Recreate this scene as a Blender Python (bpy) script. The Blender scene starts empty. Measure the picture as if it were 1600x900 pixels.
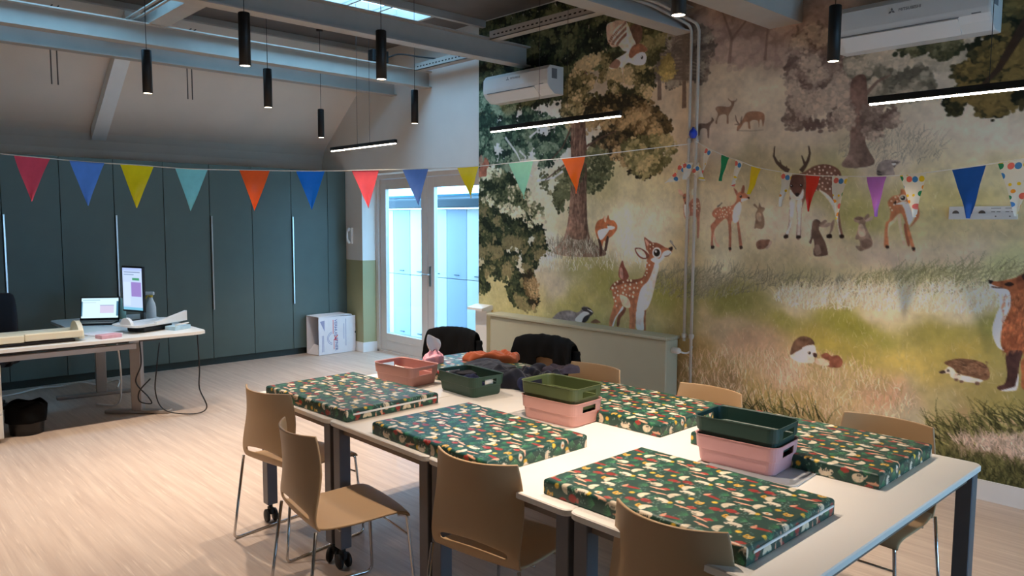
import bpy, bmesh, math, random
import numpy as np
from mathutils import Vector, Matrix

# ---------------------------------------------------------------- camera, world, light, exposure
scene = bpy.context.scene
COL = scene.collection
R = math.radians
PI = math.pi

CAM_H = 1.70
YAW, PITCH, ROLL = 0.751704, 0.0872762, 0.0051585
cam_data = bpy.data.cameras.new('camera')
cam_data.sensor_fit = 'HORIZONTAL'
cam_data.sensor_width = 36.0
cam_data.lens = 1187.8 / 1600.0 * 36.0
cam_data.clip_start = 0.05
cam = bpy.data.objects.new('camera', cam_data)
COL.objects.link(cam)
_f = Vector((math.sin(YAW) * math.cos(PITCH), math.cos(YAW) * math.cos(PITCH), -math.sin(PITCH)))
_r = Vector((math.cos(YAW), -math.sin(YAW), 0.0))
_u = _r.cross(_f)
_r2 = _r * math.cos(ROLL) + _u * math.sin(ROLL)
_u2 = _u * math.cos(ROLL) - _r * math.sin(ROLL)
_m = Matrix((_r2, _u2, -_f)).transposed().to_4x4()
_m.translation = Vector((0.0, 0.0, CAM_H))
cam.matrix_world = _m
scene.camera = cam

world = bpy.data.worlds.new('overcast_sky')
scene.world = world
world.use_nodes = True
_bg = world.node_tree.nodes['Background']
_bg.inputs['Color'].default_value = (0.31, 0.63, 1.0, 1.0)
_bg.inputs['Strength'].default_value = 9.5

scene.view_settings.view_transform = 'Standard'
scene.view_settings.look = 'None'
scene.view_settings.exposure = 0.22
scene.view_settings.gamma = 1.0
scene.view_settings.use_curve_mapping = False
scene.cycles.use_denoising = True
scene.cycles.max_bounces = 10
scene.cycles.diffuse_bounces = 5
scene.cycles.glossy_bounces = 4
scene.cycles.transmission_bounces = 8
scene.cycles.transparent_max_bounces = 12
scene.cycles.sample_clamp_indirect = 6.0
scene.cycles.caustics_reflective = False
scene.cycles.caustics_refractive = False

LAMP_COLOR = (1.0, 0.81, 0.64)
PENDANT_WATT = 160.0
LED_STRENGTH = 44.0
DISC_STRENGTH = 9.0
MURAL_GAIN = 2.25

# ---------------------------------------------------------------- materials (all node based)
MATS = {}
def lin(c):
    return tuple(((v / 255.0) / 12.92 if v / 255.0 <= 0.04045 else (((v / 255.0) + 0.055) / 1.055) ** 2.4) for v in c)

def mat(name, rgb, rough=0.55, metal=0.0, var=0.06, scale=9.0, bump=0.0, bscale=60.0, spec=0.5, sheen=0.0, stretch=None, coat=0.0, trans=0.0, emit=None, es=0.0, alpha=1.0):
    if name in MATS:
        return MATS[name]
    m = bpy.data.materials.new(name)
    m.use_nodes = True
    nt = m.node_tree
    p = nt.nodes['Principled BSDF']
    c = lin(rgb)
    p.inputs['Roughness'].default_value = rough
    p.inputs['Metallic'].default_value = metal
    p.inputs['Specular IOR Level'].default_value = spec
    p.inputs['Sheen Weight'].default_value = sheen
    p.inputs['Coat Weight'].default_value = coat
    p.inputs['Transmission Weight'].default_value = trans
    p.inputs['Alpha'].default_value = alpha
    tc = nt.nodes.new('ShaderNodeTexCoord')
    mp = nt.nodes.new('ShaderNodeMapping')
    if stretch:
        mp.inputs['Scale'].default_value = stretch
    nt.links.new(tc.outputs['Object'], mp.inputs['Vector'])
    nz = nt.nodes.new('ShaderNodeTexNoise')
    nz.inputs['Scale'].default_value = scale
    nz.inputs['Detail'].default_value = 5.0
    nt.links.new(mp.outputs['Vector'], nz.inputs['Vector'])
    rp = nt.nodes.new('ShaderNodeValToRGB')
    rp.color_ramp.elements[0].position = 0.3
    rp.color_ramp.elements[1].position = 0.7
    rp.color_ramp.elements[0].color = tuple(v * (1 - var) for v in c) + (1,)
    rp.color_ramp.elements[1].color = tuple(min(1.0, v * (1 + var)) for v in c) + (1,)
    nt.links.new(nz.outputs['Fac'], rp.inputs['Fac'])
    nt.links.new(rp.outputs['Color'], p.inputs['Base Color'])
    if bump:
        nb = nt.nodes.new('ShaderNodeTexNoise')
        nb.inputs['Scale'].default_value = bscale
        nb.inputs['Detail'].default_value = 3.0
        nt.links.new(mp.outputs['Vector'], nb.inputs['Vector'])
        bp = nt.nodes.new('ShaderNodeBump')
        bp.inputs['Strength'].default_value = bump
        bp.inputs['Distance'].default_value = 0.004
        nt.links.new(nb.outputs['Fac'], bp.inputs['Height'])
        nt.links.new(bp.outputs['Normal'], p.inputs['Normal'])
    if emit:
        p.inputs['Emission Color'].default_value = tuple(emit) + (1,)
        p.inputs['Emission Strength'].default_value = es
    MATS[name] = m
    return m

def attr_mat(name, rough=0.6, spec=0.4, bump=0.0, bscale=400.0, sheen=0.0):
    m = bpy.data.materials.new(name)
    m.use_nodes = True
    nt = m.node_tree
    p = nt.nodes['Principled BSDF']
    a = nt.nodes.new('ShaderNodeAttribute')
    a.attribute_name = 'print'
    nt.links.new(a.outputs['Color'], p.inputs['Base Color'])
    p.inputs['Roughness'].default_value = rough
    p.inputs['Specular IOR Level'].default_value = spec
    p.inputs['Sheen Weight'].default_value = sheen
    if bump:
        tc = nt.nodes.new('ShaderNodeTexCoord')
        nb = nt.nodes.new('ShaderNodeTexNoise')
        nb.inputs['Scale'].default_value = bscale
        nt.links.new(tc.outputs['Object'], nb.inputs['Vector'])
        bp = nt.nodes.new('ShaderNodeBump')
        bp.inputs['Strength'].default_value = bump
        bp.inputs['Distance'].default_value = 0.002
        nt.links.new(nb.outputs['Fac'], bp.inputs['Height'])
        nt.links.new(bp.outputs['Normal'], p.inputs['Normal'])
    MATS[name] = m
    return m

# ---------------------------------------------------------------- mesh helpers
class MB:
    """Collects shapes into one mesh."""
    def __init__(self):
        self.v, self.f, self.mi, self.sm = [], [], [], []
        self.cur, self.smooth = 0, False
    def add(self, vs, fs, smooth=None):
        o = len(self.v)
        self.v += [tuple(v) for v in vs]
        for f in fs:
            self.f.append([i + o for i in f])
            self.mi.append(self.cur)
            self.sm.append(self.smooth if smooth is None else smooth)
        return self
    def box(self, x0, x1, y0, y1, z0, z1, b=0.0, seg=2):
        if b <= 0:
            vs = [(x, y, z) for x in (x0, x1) for y in (y0, y1) for z in (z0, z1)]
            fs = [(0, 1, 3, 2), (4, 6, 7, 5), (0, 4, 5, 1), (2, 3, 7, 6), (0, 2, 6, 4), (1, 5, 7, 3)]
            return self.add(vs, fs)
        bm = bmesh.new()
        bmesh.ops.create_cube(bm, size=1.0)
        for v in bm.verts:
            v.co = Vector(((x0 + x1) / 2 + v.co.x * (x1 - x0), (y0 + y1) / 2 + v.co.y * (y1 - y0), (z0 + z1) / 2 + v.co.z * (z1 - z0)))
        bmesh.ops.bevel(bm, geom=list(bm.edges), offset=b, segments=seg, profile=0.5, affect='EDGES')
        self.addbm(bm)
        return self
    def addbm(self, bm, smooth=None):
        bm.verts.index_update()
        self.add([v.co[:] for v in bm.verts], [[v.index for v in f.verts] for f in bm.faces], smooth)
        bm.free()
    def prism(self, pts, z0, z1, axis='z'):
        n = len(pts)
        def P(a, b, c):
            return {'z': (a, b, c), 'x': (c, a, b), 'y': (a, c, b)}[axis]
        vs = [P(a, b, z0) for a, b in pts] + [P(a, b, z1) for a, b in pts]
        fs = [list(range(n))[::-1], list(range(n, 2 * n))] + [(i, (i + 1) % n, n + (i + 1) % n, n + i) for i in range(n)]
        return self.add(vs, fs)
    def tube(self, path, r, seg=10, closed=False, cap=True):
        path = [Vector(p) for p in path]
        rs = r if isinstance(r, (list, tuple)) else [r] * len(path)
        n = len(path)
        rings = []
        prev = None
        for i, p in enumerate(path):
            if closed:
                t = (path[(i + 1) % n] - path[i - 1]).normalized()
            else:
                t = (path[min(i + 1, n - 1)] - path[max(i - 1, 0)]).normalized()
            if prev is None:
                a = Vector((0, 0, 1)) if abs(t.z) < 0.9 else Vector((1, 0, 0))
                u = t.cross(a).normalized()
            else:
                u = (prev - t * prev.dot(t))
                u = u.normalized() if u.length > 1e-6 else t.orthogonal().normalized()
            prev = u
            w = t.cross(u)
            rings.append([p + (u * math.cos(2 * PI * k / seg) + w * math.sin(2 * PI * k / seg)) * rs[i] for k in range(seg)])
        vs = [v for rg in rings for v in rg]
        fs = []
        m = n if closed else n - 1
        for i in range(m):
            j = (i + 1) % n
            for k in range(seg):
                k2 = (k + 1) % seg
                fs.append((i * seg + k, i * seg + k2, j * seg + k2, j * seg + k))
        if cap and not closed:
            fs.append(list(range(seg))[::-1])
            fs.append([(n - 1) * seg + k for k in range(seg)])
        return self.add(vs, fs, True)
    def lathe(self, prof, c=(0, 0, 0), seg=24, axis='z', smooth=True):
        vs, fs = [], []
        n = len(prof)
        for k in range(seg):
            a = 2 * PI * k / seg
            for r, h in prof:
                q = {'z': (r * math.cos(a), r * math.sin(a), h), 'x': (h, r * math.cos(a), r * math.sin(a)), 'y': (r * math.sin(a), h, r * math.cos(a))}[axis]
                vs.append((c[0] + q[0], c[1] + q[1], c[2] + q[2]))
        for k in range(seg):
            k2 = (k + 1) % seg
            for i in range(n - 1):
                fs.append((k * n + i, k2 * n + i, k2 * n + i + 1, k * n + i + 1))
        fs.append([k * n for k in range(seg)][::-1])
        fs.append([k * n + n - 1 for k in range(seg)])
        return self.add(vs, fs, smooth)
    def grid(self, P, smooth=True, skip=None, flip=False):
        nu, nv = len(P), len(P[0])
        vs = [p for row in P for p in row]
        fs = []
        for i in range(nu - 1):
            for j in range(nv - 1):
                if skip and skip(i, j):
                    continue
                q = (i * nv + j, (i + 1) * nv + j, (i + 1) * nv + j + 1, i * nv + j + 1)
                fs.append(q[::-1] if flip else q)
        return self.add(vs, fs, smooth)
    def loft(self, loops, caps=(True, True), smooth=False):
        n = len(loops[0])
        vs = [p for l in loops for p in l]
        fs = []
        for i in range(len(loops) - 1):
            for k in range(n):
                k2 = (k + 1) % n
                fs.append((i * n + k, i * n + k2, (i + 1) * n + k2, (i + 1) * n + k))
        if caps[0]:
            fs.append(list(range(n))[::-1])
        if caps[1]:
            fs.append([(len(loops) - 1) * n + k for k in range(n)])
        return self.add(vs, fs, smooth)
    def xform(self, M):
        self.v = [tuple(M @ Vector(v)) for v in self.v]
        return self
    def mesh(self, name):
        me = bpy.data.meshes.new(name)
        me.from_pydata(self.v, [], self.f)
        me.polygons.foreach_set('material_index', self.mi)
        me.polygons.foreach_set('use_smooth', self.sm)
        me.validate()
        bm = bmesh.new()
        bm.from_mesh(me)
        bmesh.ops.recalc_face_normals(bm, faces=bm.faces)
        bm.to_mesh(me)
        bm.free()
        me.update()
        return me
    def build(self, name, m, parent=None, loc=None, rz=0.0, solid=None, sub=0):
        me = self.mesh(name)
        for mm in (m if isinstance(m, (list, tuple)) else [m]):
            me.materials.append(mm)
        return link(name, me, parent, loc, rz, solid, sub)

def link(name, me, parent=None, loc=None, rz=0.0, solid=None, sub=0):
    o = bpy.data.objects.new(name, me)
    COL.objects.link(o)
    if parent:
        o.parent = parent
    if loc:
        o.location = loc
    o.rotation_euler = (0, 0, rz)
    if solid:
        s = o.modifiers.new('thickness', 'SOLIDIFY')
        s.thickness = solid
        s.offset = 0.0
    if sub:
        s = o.modifiers.new('smooth', 'SUBSURF')
        s.levels = s.render_levels = sub
    return o

def tag(o, label=None, cat=None, group=None, kind=None):
    if label: o['label'] = label
    if cat: o['category'] = cat
    if group: o['group'] = group
    if kind: o['kind'] = kind
    return o

def empty(name, loc=(0, 0, 0), rz=0.0, label=None, cat=None, group=None, kind=None):
    o = bpy.data.objects.new(name, None)
    o.empty_display_size = 0.1
    COL.objects.link(o)
    o.location = loc
    o.rotation_euler = (0, 0, rz)
    return tag(o, label, cat, group, kind)

def copy_tree(o, parent=None):
    c = o.copy()
    COL.objects.link(c)
    c.parent = parent
    for ch in list(o.children):
        copy_tree(ch, c)
    return c

def rrect(w, h, r, n=5, cx=0.0, cy=0.0):
    out = []
    for sx, sy, a0 in ((1, 1, 0), (-1, 1, PI / 2), (-1, -1, PI), (1, -1, 1.5 * PI)):
        for k in range(n + 1):
            a = a0 + PI / 2 * k / n
            out.append((cx + sx * (w / 2 - r) + r * math.cos(a), cy + sy * (h / 2 - r) + r * math.sin(a)))
    return out

def text_mesh(name, body, size, m, parent=None, extrude=0.0005, align='CENTER'):
    cu = bpy.data.curves.new(name, 'FONT')
    cu.body = body
    cu.size = size
    cu.extrude = extrude
    cu.align_x = align
    cu.align_y = 'CENTER'
    cu.resolution_u = 2
    t = bpy.data.objects.new(name + '_tmp', cu)
    COL.objects.link(t)
    dg = bpy.context.evaluated_depsgraph_get()
    me = bpy.data.meshes.new_from_object(t.evaluated_get(dg))
    bpy.data.objects.remove(t)
    me.materials.clear()
    me.materials.append(m)
    return link(name, me, parent)

def bez(pts, n=12):
    """Catmull-Rom through 3D points."""
    P = [Vector(p) for p in pts]
    P = [P[0] * 2 - P[1]] + P + [P[-1] * 2 - P[-2]]
    out = []
    for i in range(1, len(P) - 2):
        for k in range(n):
            t = k / n
            a, b, c, d = P[i - 1], P[i], P[i + 1], P[i + 2]
            out.append(0.5 * ((2 * b) + (c - a) * t + (2 * a - 5 * b + 4 * c - d) * t * t + (3 * b - a - 3 * c + d) * t ** 3))
    out.append(P[-2])
    return out

def fillet(pts, r, n=5):
    """Polyline with rounded corners."""
    P = [Vector(p) for p in pts]
    out = [P[0]]
    for i in range(1, len(P) - 1):
        a, b = (P[i - 1] - P[i]), (P[i + 1] - P[i])
        ra = min(r, a.length * 0.45, b.length * 0.45)
        p0, p1 = P[i] + a.normalized() * ra, P[i] + b.normalized() * ra
        for k in range(n + 1):
            t = k / n
            out.append(p0 * (1 - t) ** 2 + P[i] * 2 * t * (1 - t) + p1 * t * t)
    out.append(P[-1])
    return out

# ---------------------------------------------------------------- the room shell
XW = 5.26            # inner face of the mural wall
YB = 9.45            # inner face of the back wall (behind the cabinets)
X0, Y0 = -3.0, -2.6  # unseen left and front walls
ZC = 3.75            # flat ceiling
WT = 0.24            # thickness of the mural wall

m_wall = mat('white_wall_paint', (226, 220, 212), 0.8, var=0.02, scale=4, bump=0.05, bscale=180)
m_olive = mat('olive_wall_paint', (168, 164, 124), 0.7, var=0.03, scale=4, bump=0.05, bscale=180)
m_slope = mat('white_roof_panel', (226, 210, 194), 0.85, var=0.03, scale=3)
m_ceil = mat('unlit_look_roof_deck', (112, 104, 98), 0.9, var=0.12, scale=3)  # shade above the downward lamps is put into this dark colour
m_beam = mat('grey_beam_paint', (176, 168, 158), 0.5, var=0.05, scale=6, bump=0.04, bscale=120)
m_white = mat('white_lacquer', (238, 236, 232), 0.35, var=0.02)
m_frame = mat('cream_door_paint', (214, 206, 200), 0.4, var=0.02)

def floor_material():
    m = bpy.data.materials.new('streaked_beige_floor')
    m.use_nodes = True
    nt = m.node_tree
    p = nt.nodes['Principled BSDF']
    tc = nt.nodes.new('ShaderNodeTexCoord')
    cols = []
    for sc, lo, hi, ca, cb in (((26, 1.1, 1), 0.35, 0.68, (180, 160, 145), (198, 179, 163)), ((70, 3.2, 1), 0.56, 0.72, (255, 255, 255), (246, 228, 208)), ((44, 1.9, 1), 0.60, 0.74, (255, 255, 255), (196, 172, 152))):
        mp = nt.nodes.new('ShaderNodeMapping')
        mp.inputs['Scale'].default_value = sc
        nt.links.new(tc.outputs['Object'], mp.inputs['Vector'])
        nz = nt.nodes.new('ShaderNodeTexNoise')
        nz.inputs['Scale'].default_value = 1.0
        nz.inputs['Detail'].default_value = 4.0
        nt.links.new(mp.outputs['Vector'], nz.inputs['Vector'])
        rp = nt.nodes.new('ShaderNodeValToRGB')
        rp.color_ramp.elements[0].position = lo
        rp.color_ramp.elements[1].position = hi
        rp.color_ramp.elements[0].color = lin(ca) + (1,)
        rp.color_ramp.elements[1].color = lin(cb) + (1,)
        nt.links.new(nz.outputs['Fac'], rp.inputs['Fac'])
        cols.append((nz, rp))
    prev = cols[0][1].outputs['Color']
    for (nz, rp), c in ((cols[1], (214, 197, 180)), (cols[2], (168, 148, 133))):
        mr = nt.nodes.new('ShaderNodeMapRange')
        mr.inputs['From Min'].default_value = 0.58
        mr.inputs['From Max'].default_value = 0.74
        mr.inputs['To Max'].default_value = 0.75
        nt.links.new(nz.outputs['Fac'], mr.inputs['Value'])
        mx = nt.nodes.new('ShaderNodeMix')
        mx.data_type = 'RGBA'
        nt.links.new(mr.outputs['Result'], mx.inputs['Factor'])
        nt.links.new(prev, mx.inputs[6])
        mx.inputs[7].default_value = lin(c) + (1,)
        prev = mx.outputs[2]
    nt.links.new(prev, p.inputs['Base Color'])
    p.inputs['Roughness'].default_value = 0.42
    p.inputs['Specular IOR Level'].default_value = 0.4
    return m

b = MB(); b.box(X0, XW + WT, Y0, YB, -0.12, 0.0)
tag(b.build('floor', floor_material()), kind='structure')

# mural wall with the doorway (y 6.15 to 8.44), two-tone paint left of the door
DY0, DY1, DZ = 6.15, 8.44, 2.28
b = MB()
b.box(XW, XW + WT, Y0, DY0, 0.0, ZC + 0.1)
b.box(XW, XW + WT, DY0, DY1, DZ, ZC + 0.1)
b.box(XW, XW + WT, DY1, YB, 1.19, ZC + 0.1)
b.cur = 1
b.box(XW, XW + WT, DY1, YB, 0.0, 1.19)
tag(b.build('wall_right', [m_wall, m_olive]), kind='structure')
b = MB(); b.box(X0, XW + WT, YB, YB + 0.2, 0.0, 2.62)
tag(b.build('wall_back', m_wall), kind='structure')
b = MB(); b.box(X0 - 0.2, X0, Y0, YB + 0.2, 0.0, ZC + 0.1)
tag(b.build('wall_left', m_wall), kind='structure')
# front wall behind the camera with a wide window band
FX0, FX1, FZ0, FZ1 = 2.4, 4.8, 0.50, 2.05
b = MB()
b.box(X0 - 0.2, FX0, Y0 - 0.2, Y0, 0, ZC + 0.1)
b.box(FX1, XW + WT, Y0 - 0.2, Y0, 0, ZC + 0.1)
b.box(FX0, FX1, Y0 - 0.2, Y0, 0, FZ0)
b.box(FX0, FX1, Y0 - 0.2, Y0, FZ1, ZC + 0.1)
tag(b.build('wall_front', m_wall), kind='structure')
w = empty('window_1', (0, 0, 0), kind='structure')
b = MB()
for x in (FX0, (2 * FX0 + FX1) / 3, (FX0 + 2 * FX1) / 3, FX1 - 0.06):
    b.box(x, x + 0.06, Y0 - 0.12, Y0 - 0.05, FZ0, FZ1)
b.box(FX0, FX1, Y0 - 0.12, Y0 - 0.05, FZ0, FZ0 + 0.06)
b.box(FX0, FX1, Y0 - 0.12, Y0 - 0.05, FZ1 - 0.06, FZ1)
b.build('window_frame', m_white, w)
MB().box(FX0 - 0.05, FX1 + 0.05, Y0 - 0.05, Y0 + 0.18, FZ0 - 0.03, FZ0).build('window_sill', m_white, w)

# ceiling: slope over the cabinets, flat deck with two roof lights
YS, ZS, SL = 9.45, 2.58, 0.776
YK = YS - (ZC - ZS) / SL
SKY = [(0.5, 2.22, 6.12, 6.92), (2.62, 4.78, 6.12, 6.92)]
b = MB()
xs = [X0 - 0.2, SKY[0][0], SKY[0][1], SKY[1][0], SKY[1][1], XW + WT]
ys = [Y0 - 0.2, 6.12, 6.92, YK]
for i in range(5):
    for j in range(3):
        if j == 1 and i in (1, 3):
            continue
        b.box(xs[i], xs[i + 1], ys[j], ys[j + 1], ZC, ZC + 0.12)
b.cur = 1
_cv = [(YK, ZC), (9.28, ZS + (YS - 9.28) * SL), (9.35, 2.645), (9.40, 2.57), (9.43, 2.47), (9.44, 2.2)]
b.prism(_cv + [(YS + 0.2, 2.2), (YS + 0.2, 2.9), (YK, ZC + 0.14)], X0 - 0.2, XW + WT, 'x')
ceiling = tag(b.build('ceiling', [m_ceil, m_slope]), kind='structure')

def ibeam(name, y, z0, h, wf, x0=X0, x1=XW, tf=0.012, tw=0.009):
    b = MB()
    b.box(x0, x1, y - wf / 2, y + wf / 2, z0, z0 + tf)
    b.box(x0, x1, y - wf / 2, y + wf / 2, z0 + h - tf, z0 + h)
    b.box(x0, x1, y - tw / 2, y + tw / 2, z0 + tf, z0 + h - tf)
    return b.build(name, m_beam, ceiling)
ibeam('steel_beam', 7.02, 3.185, 0.18, 0.13)
ibeam('steel_beam', 7.70, 3.18, 0.18, 0.12)
ibeam('steel_beam', 5.44, 3.195, 0.19, 0.13)
ibeam('steel_beam', 3.62, 3.20, 0.20, 0.155)
b = MB(); b.box(X0, XW, 2.635, 2.885, 3.11, ZC); b.build('box_beam', m_beam, ceiling)
ibeam('steel_beam', 0.6, 3.20, 0.20, 0.155)
# joists and profiles that run along the room
b = MB()
b.box(2.26, 2.42, 5.50, 7.64, 3.36, 3.375)
b.box(2.335, 2.345, 5.50, 7.64, 3.375, 3.52)
b.build('joist', m_beam, ceiling)
b = MB(); b.box(0.30, 0.46, 5.50, 7.64, 3.36, 3.52); b.build('joist', m_beam, ceiling)
def strut(x, y0, y1, z):
    b = MB()
    b.box(x, x + 0.10, y0, y1, z, z + 0.006)
    b.box(x, x + 0.006, y0, y1, z, z + 0.075)
    b.box(x + 0.094, x + 0.1, y0, y1, z, z + 0.075)
    o = b.build('ceiling_profile', m_beam, ceiling)
    d = MB()
    k = y0 + 0.05
    while k < y1 - 0.05:
        d.box(x - 0.001, x + 0.0005, k, k + 0.028, z + 0.03, z + 0.042)
        k += 0.055
    d.build('slot_row', mat('slot_shadow', (40, 38, 36), 0.9), o)
strut(4.72, 3.70, 5.37, 3.36)
strut(5.02, 5.51, 6.95, 3.34)
b = MB(); b.box(X0, XW, 6.96, 7.0, ZC - 0.05, ZC); b.box(X0, XW, 6.04, 6.09, ZC - 0.07, ZC); b.build('batten', m_beam, ceiling)
b = MB(); b.box(X0, XW, YK - 0.03, YK + 0.03, ZC - 0.06, ZC - 0.005); b.build('ridge_strip', m_beam, ceiling)
for x in (2.13, 2.19):
    MB().tube([(x, 5.5, 3.40), (x, 7.6, 3.40)], 0.011, 8).build('conduit', m_beam, ceiling)
MB().box(4.55, 4.75, 7.05, 7.15, 3.40, 3.52, 0.006).build('junction_box', mat('black_plastic', (24, 24, 26), 0.45), ceiling)
MB().tube(bez([(4.75, 7.08, 3.46), (4.86, 7.0, 3.50), (4.98, 6.8, 3.46), (5.04, 6.6, 3.42)]), 0.008, 8).build('cable_loop', MATS['black_plastic'], ceiling)
# white rafter lying on the slope
def slope_z(y): return ZS + (YS - y) * SL
b = MB()
ya, yb = 9.30, 8.0
xa = 2.385
vs = []
for y in (ya, yb):
    for dx in (0.0, 0.145):
        for dz in (-0.13, 0.02):
            vs.append((xa + dx + (0.0 if y == ya else 0.0), y, slope_z(y) + dz))
b.add(vs, [(0, 1, 3, 2), (4, 6, 7, 5), (0, 4, 5, 1), (2, 3, 7, 6), (0, 2, 6, 4), (1, 5, 7, 3)])
b.build('rafter', m_white, ceiling)
b = MB()
for x in (1.715, 1.765, 2.905, 2.950):
    MB().tube([(x, 7.86, 2.90), (x, 7.86, 3.56), (x, 7.72, 3.56)], 0.006, 8).build('hanging_rod', mat('dark_rod_metal', (84, 78, 72), 0.5), ceiling)

# roof lights
m_glass = bpy.data.materials.new('clear_glass')
m_glass.use_nodes = True
_nt = m_glass.node_tree
_nt.nodes.remove(_nt.nodes['Principled BSDF'])
_g = _nt.nodes.new('ShaderNodeBsdfGlossy'); _g.inputs['Roughness'].default_value = 0.02
_t = _nt.nodes.new('ShaderNodeBsdfTransparent'); _t.inputs['Color'].default_value = (0.9, 0.96, 0.97, 1)
_mx = _nt.nodes.new('ShaderNodeMixShader')
_mx.inputs[0].default_value = 0.05; _nt.links.new(_t.outputs[0], _mx.inputs[1]); _nt.links.new(_g.outputs[0], _mx.inputs[2])
_nt.links.new(_mx.outputs[0], _nt.nodes['Material Output'].inputs[0])
for n, (xa, xb, ya, yb) in enumerate(SKY):
    w = empty('window_%d' % (n + 2), (0, 0, 0), kind='structure')
    b = MB()
    b.box(xa, xb, ya, ya + 0.04, ZC - 0.01, ZC + 0.18); b.box(xa, xb, yb - 0.04, yb, ZC - 0.01, ZC + 0.18)
    b.box(xa, xa + 0.04, ya, yb, ZC - 0.01, ZC + 0.18); b.box(xb - 0.04, xb, ya, yb, ZC - 0.01, ZC + 0.18)
    b.build('curb', m_beam, w)
    n = int(round((xb - xa) / 0.36))
    for k in range(1, n):
        x = xa + (xb - xa) * k / n
        MB().box(x - 0.012, x + 0.012, ya + 0.04, yb - 0.04, ZC + 0.06, ZC + 0.10).build('glazing_bar', m_beam, w)
    for k in range(n):
        x0, x1 = xa + (xb - xa) * k / n, xa + (xb - xa) * (k + 1) / n
        MB().box(x0 + 0.012, x1 - 0.012, ya + 0.04, yb - 0.04, ZC + 0.085, ZC + 0.091).build('pane', m_glass, w)

# skirting
b = MB(); b.box(XW - 0.014, XW, Y0, 3.57, 0, 0.125); b.box(XW - 0.014, XW, 5.80, DY0, 0, 0.125)
b.box(XW - 0.014, XW, DY1, 8.86, 0, 0.125); b.box(XW - 0.014, XW + 0.20, DY1 - 0.014, DY1, 0, 0.125)
tag(b.build('baseboard_right', m_white), kind='structure')

# double glazed door, set 0.2 m deep in the wall
DX = 5.49
door = empty('door_1', (0, 0, 0), kind='structure')
b = MB()
b.box(DX - 0.03, DX + 0.07, DY1 - 0.06, DY1, 0, DZ); b.box(DX - 0.03, DX + 0.07, DY0, DY0 + 0.06, 0, DZ)
b.box(DX - 0.03, DX + 0.07, DY0 + 0.06, DY1 - 0.06, DZ - 0.05, DZ); b.box(DX - 0.03, DX + 0.07, DY0, DY1, 0.0, 0.025)
b.build('door_frame', m_frame, door)
YM = 7.36
def leaf(ya, yb):       # ya < yb
    st = 0.125
    b = MB()
    b.box(DX, DX + 0.055, ya, ya + st, 0.03, DZ - 0.055, 0.004, 1); b.box(DX, DX + 0.055, yb - st, yb, 0.03, DZ - 0.055, 0.004, 1)
    b.box(DX, DX + 0.055, ya + st, yb - st, 0.03, 0.25); b.box(DX, DX + 0.055, ya + st, yb - st, 2.10, DZ - 0.055)
    b.box(DX - 0.006, DX, ya + 0.10, yb - 0.10, 0.15, 0.165)
    o = b.build('door_leaf', m_frame, door)
    MB().box(DX + 0.02, DX + 0.032, ya + st, yb - st, 0.25, 2.10).build('pane', m_glass, o)
    return o
l1 = leaf(YM + 0.004, DY1 - 0.065); l2 = leaf(DY0 + 0.065, YM - 0.004)
m_steel = mat('brushed_steel', (190, 190, 188), 0.28, 1.0, var=0.05, scale=30)
b = MB(); b.box(DX - 0.008, DX, YM - 0.075, YM - 0.035, 0.92, 1.16, 0.003)
b.tube(fillet([(DX, YM - 0.055, 1.06), (DX - 0.05, YM - 0.055, 1.06), (DX - 0.05, YM + 0.05, 1.06)], 0.02), 0.009, 8)
b.build('door_handle', m_steel, l2)
# boxed white post at the doorway's edge
p = empty('boxed_pipe_post', (XW - 0.045, 6.02, 0), 0, 'low white boxed post with sloping cap beside the glass door', 'post')
MB().box(-0.03, 0.045, -0.085, 0.095, 0, 0.775, 0.004).build('post_casing', m_white, p)
b = MB(); b.prism([(-0.11, 0.775), (-0.11, 0.80), (0.0, 0.825), (0.045, 0.825), (0.045, 0.775)], -0.105, 0.13, 'y'); b.build('cap', m_white, p)

# ---------------------------------------------------------------- outside the glass door
m_conc = mat('pale_paving', (196, 194, 190), 0.9, var=0.08, scale=3)
b = MB(); b.box(XW + WT, 16, 0, 20, -0.2, -0.06)
tag(b.build('outside_paving', m_conc), kind='structure')
sh = empty('storage_lockers', (6.7, 0, 0), 0, 'row of white storage lockers outside behind the glass door', 'lockers')
m_lw = mat('white_locker_panel', (214, 210, 204), 0.5, var=0.01); m_lb = mat('pale_blue_locker_panel', (158, 166, 186), 0.5, var=0.01)
MB().box(0.03, 0.55, 4.98, 11.63, -0.06, 1.87).build('locker_body', m_lw, sh)
k = 0
y = 4.986
while y < 11.4:
    for z0, z1 in ((-0.04, 0.885), (0.895, 1.865)):
        MB().box(0.0, 0.03, y + 0.004, y + 0.439, z0, z1, 0.003, 1).build('locker_door', m_lb if k % 3 == 1 else m_lw, sh)
        MB().box(-0.02, 0.0, y + 0.16, y + 0.26, z0 + 0.045, z0 + 0.057, 0.003, 1).build('locker_handle', mat('locker_handle_grey', (86, 96, 110), 0.5), sh)
    y += 0.443; k += 1
cn = empty('canopy_roof', (6.55, 0, 0), 0, 'dark blue gutter and eave of the roof outside', 'roof')
m_navy = mat('dark_teal_metal', (6, 26, 40), 0.4, 0.0)
MB().box(0.0, 0.14, 4.9, 12.0, 1.885, 2.02, 0.03, 3).build('gutter', m_navy, cn)
MB().box(0.06, 0.9, 4.9, 12.0, 2.045, 2.075).build('eave_board', mat('teal_eave', (30, 96, 120), 0.5), cn)

# ---------------------------------------------------------------- printed wallpaper: painted into a 6 mm raster of the wall
MY0, MZ1, MS = 6.147, 3.74, 0.006          # raster origin (top left corner of the print) and cell size
MW, MH = 1458, 606
rng = np.random.default_rng(7)

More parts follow.
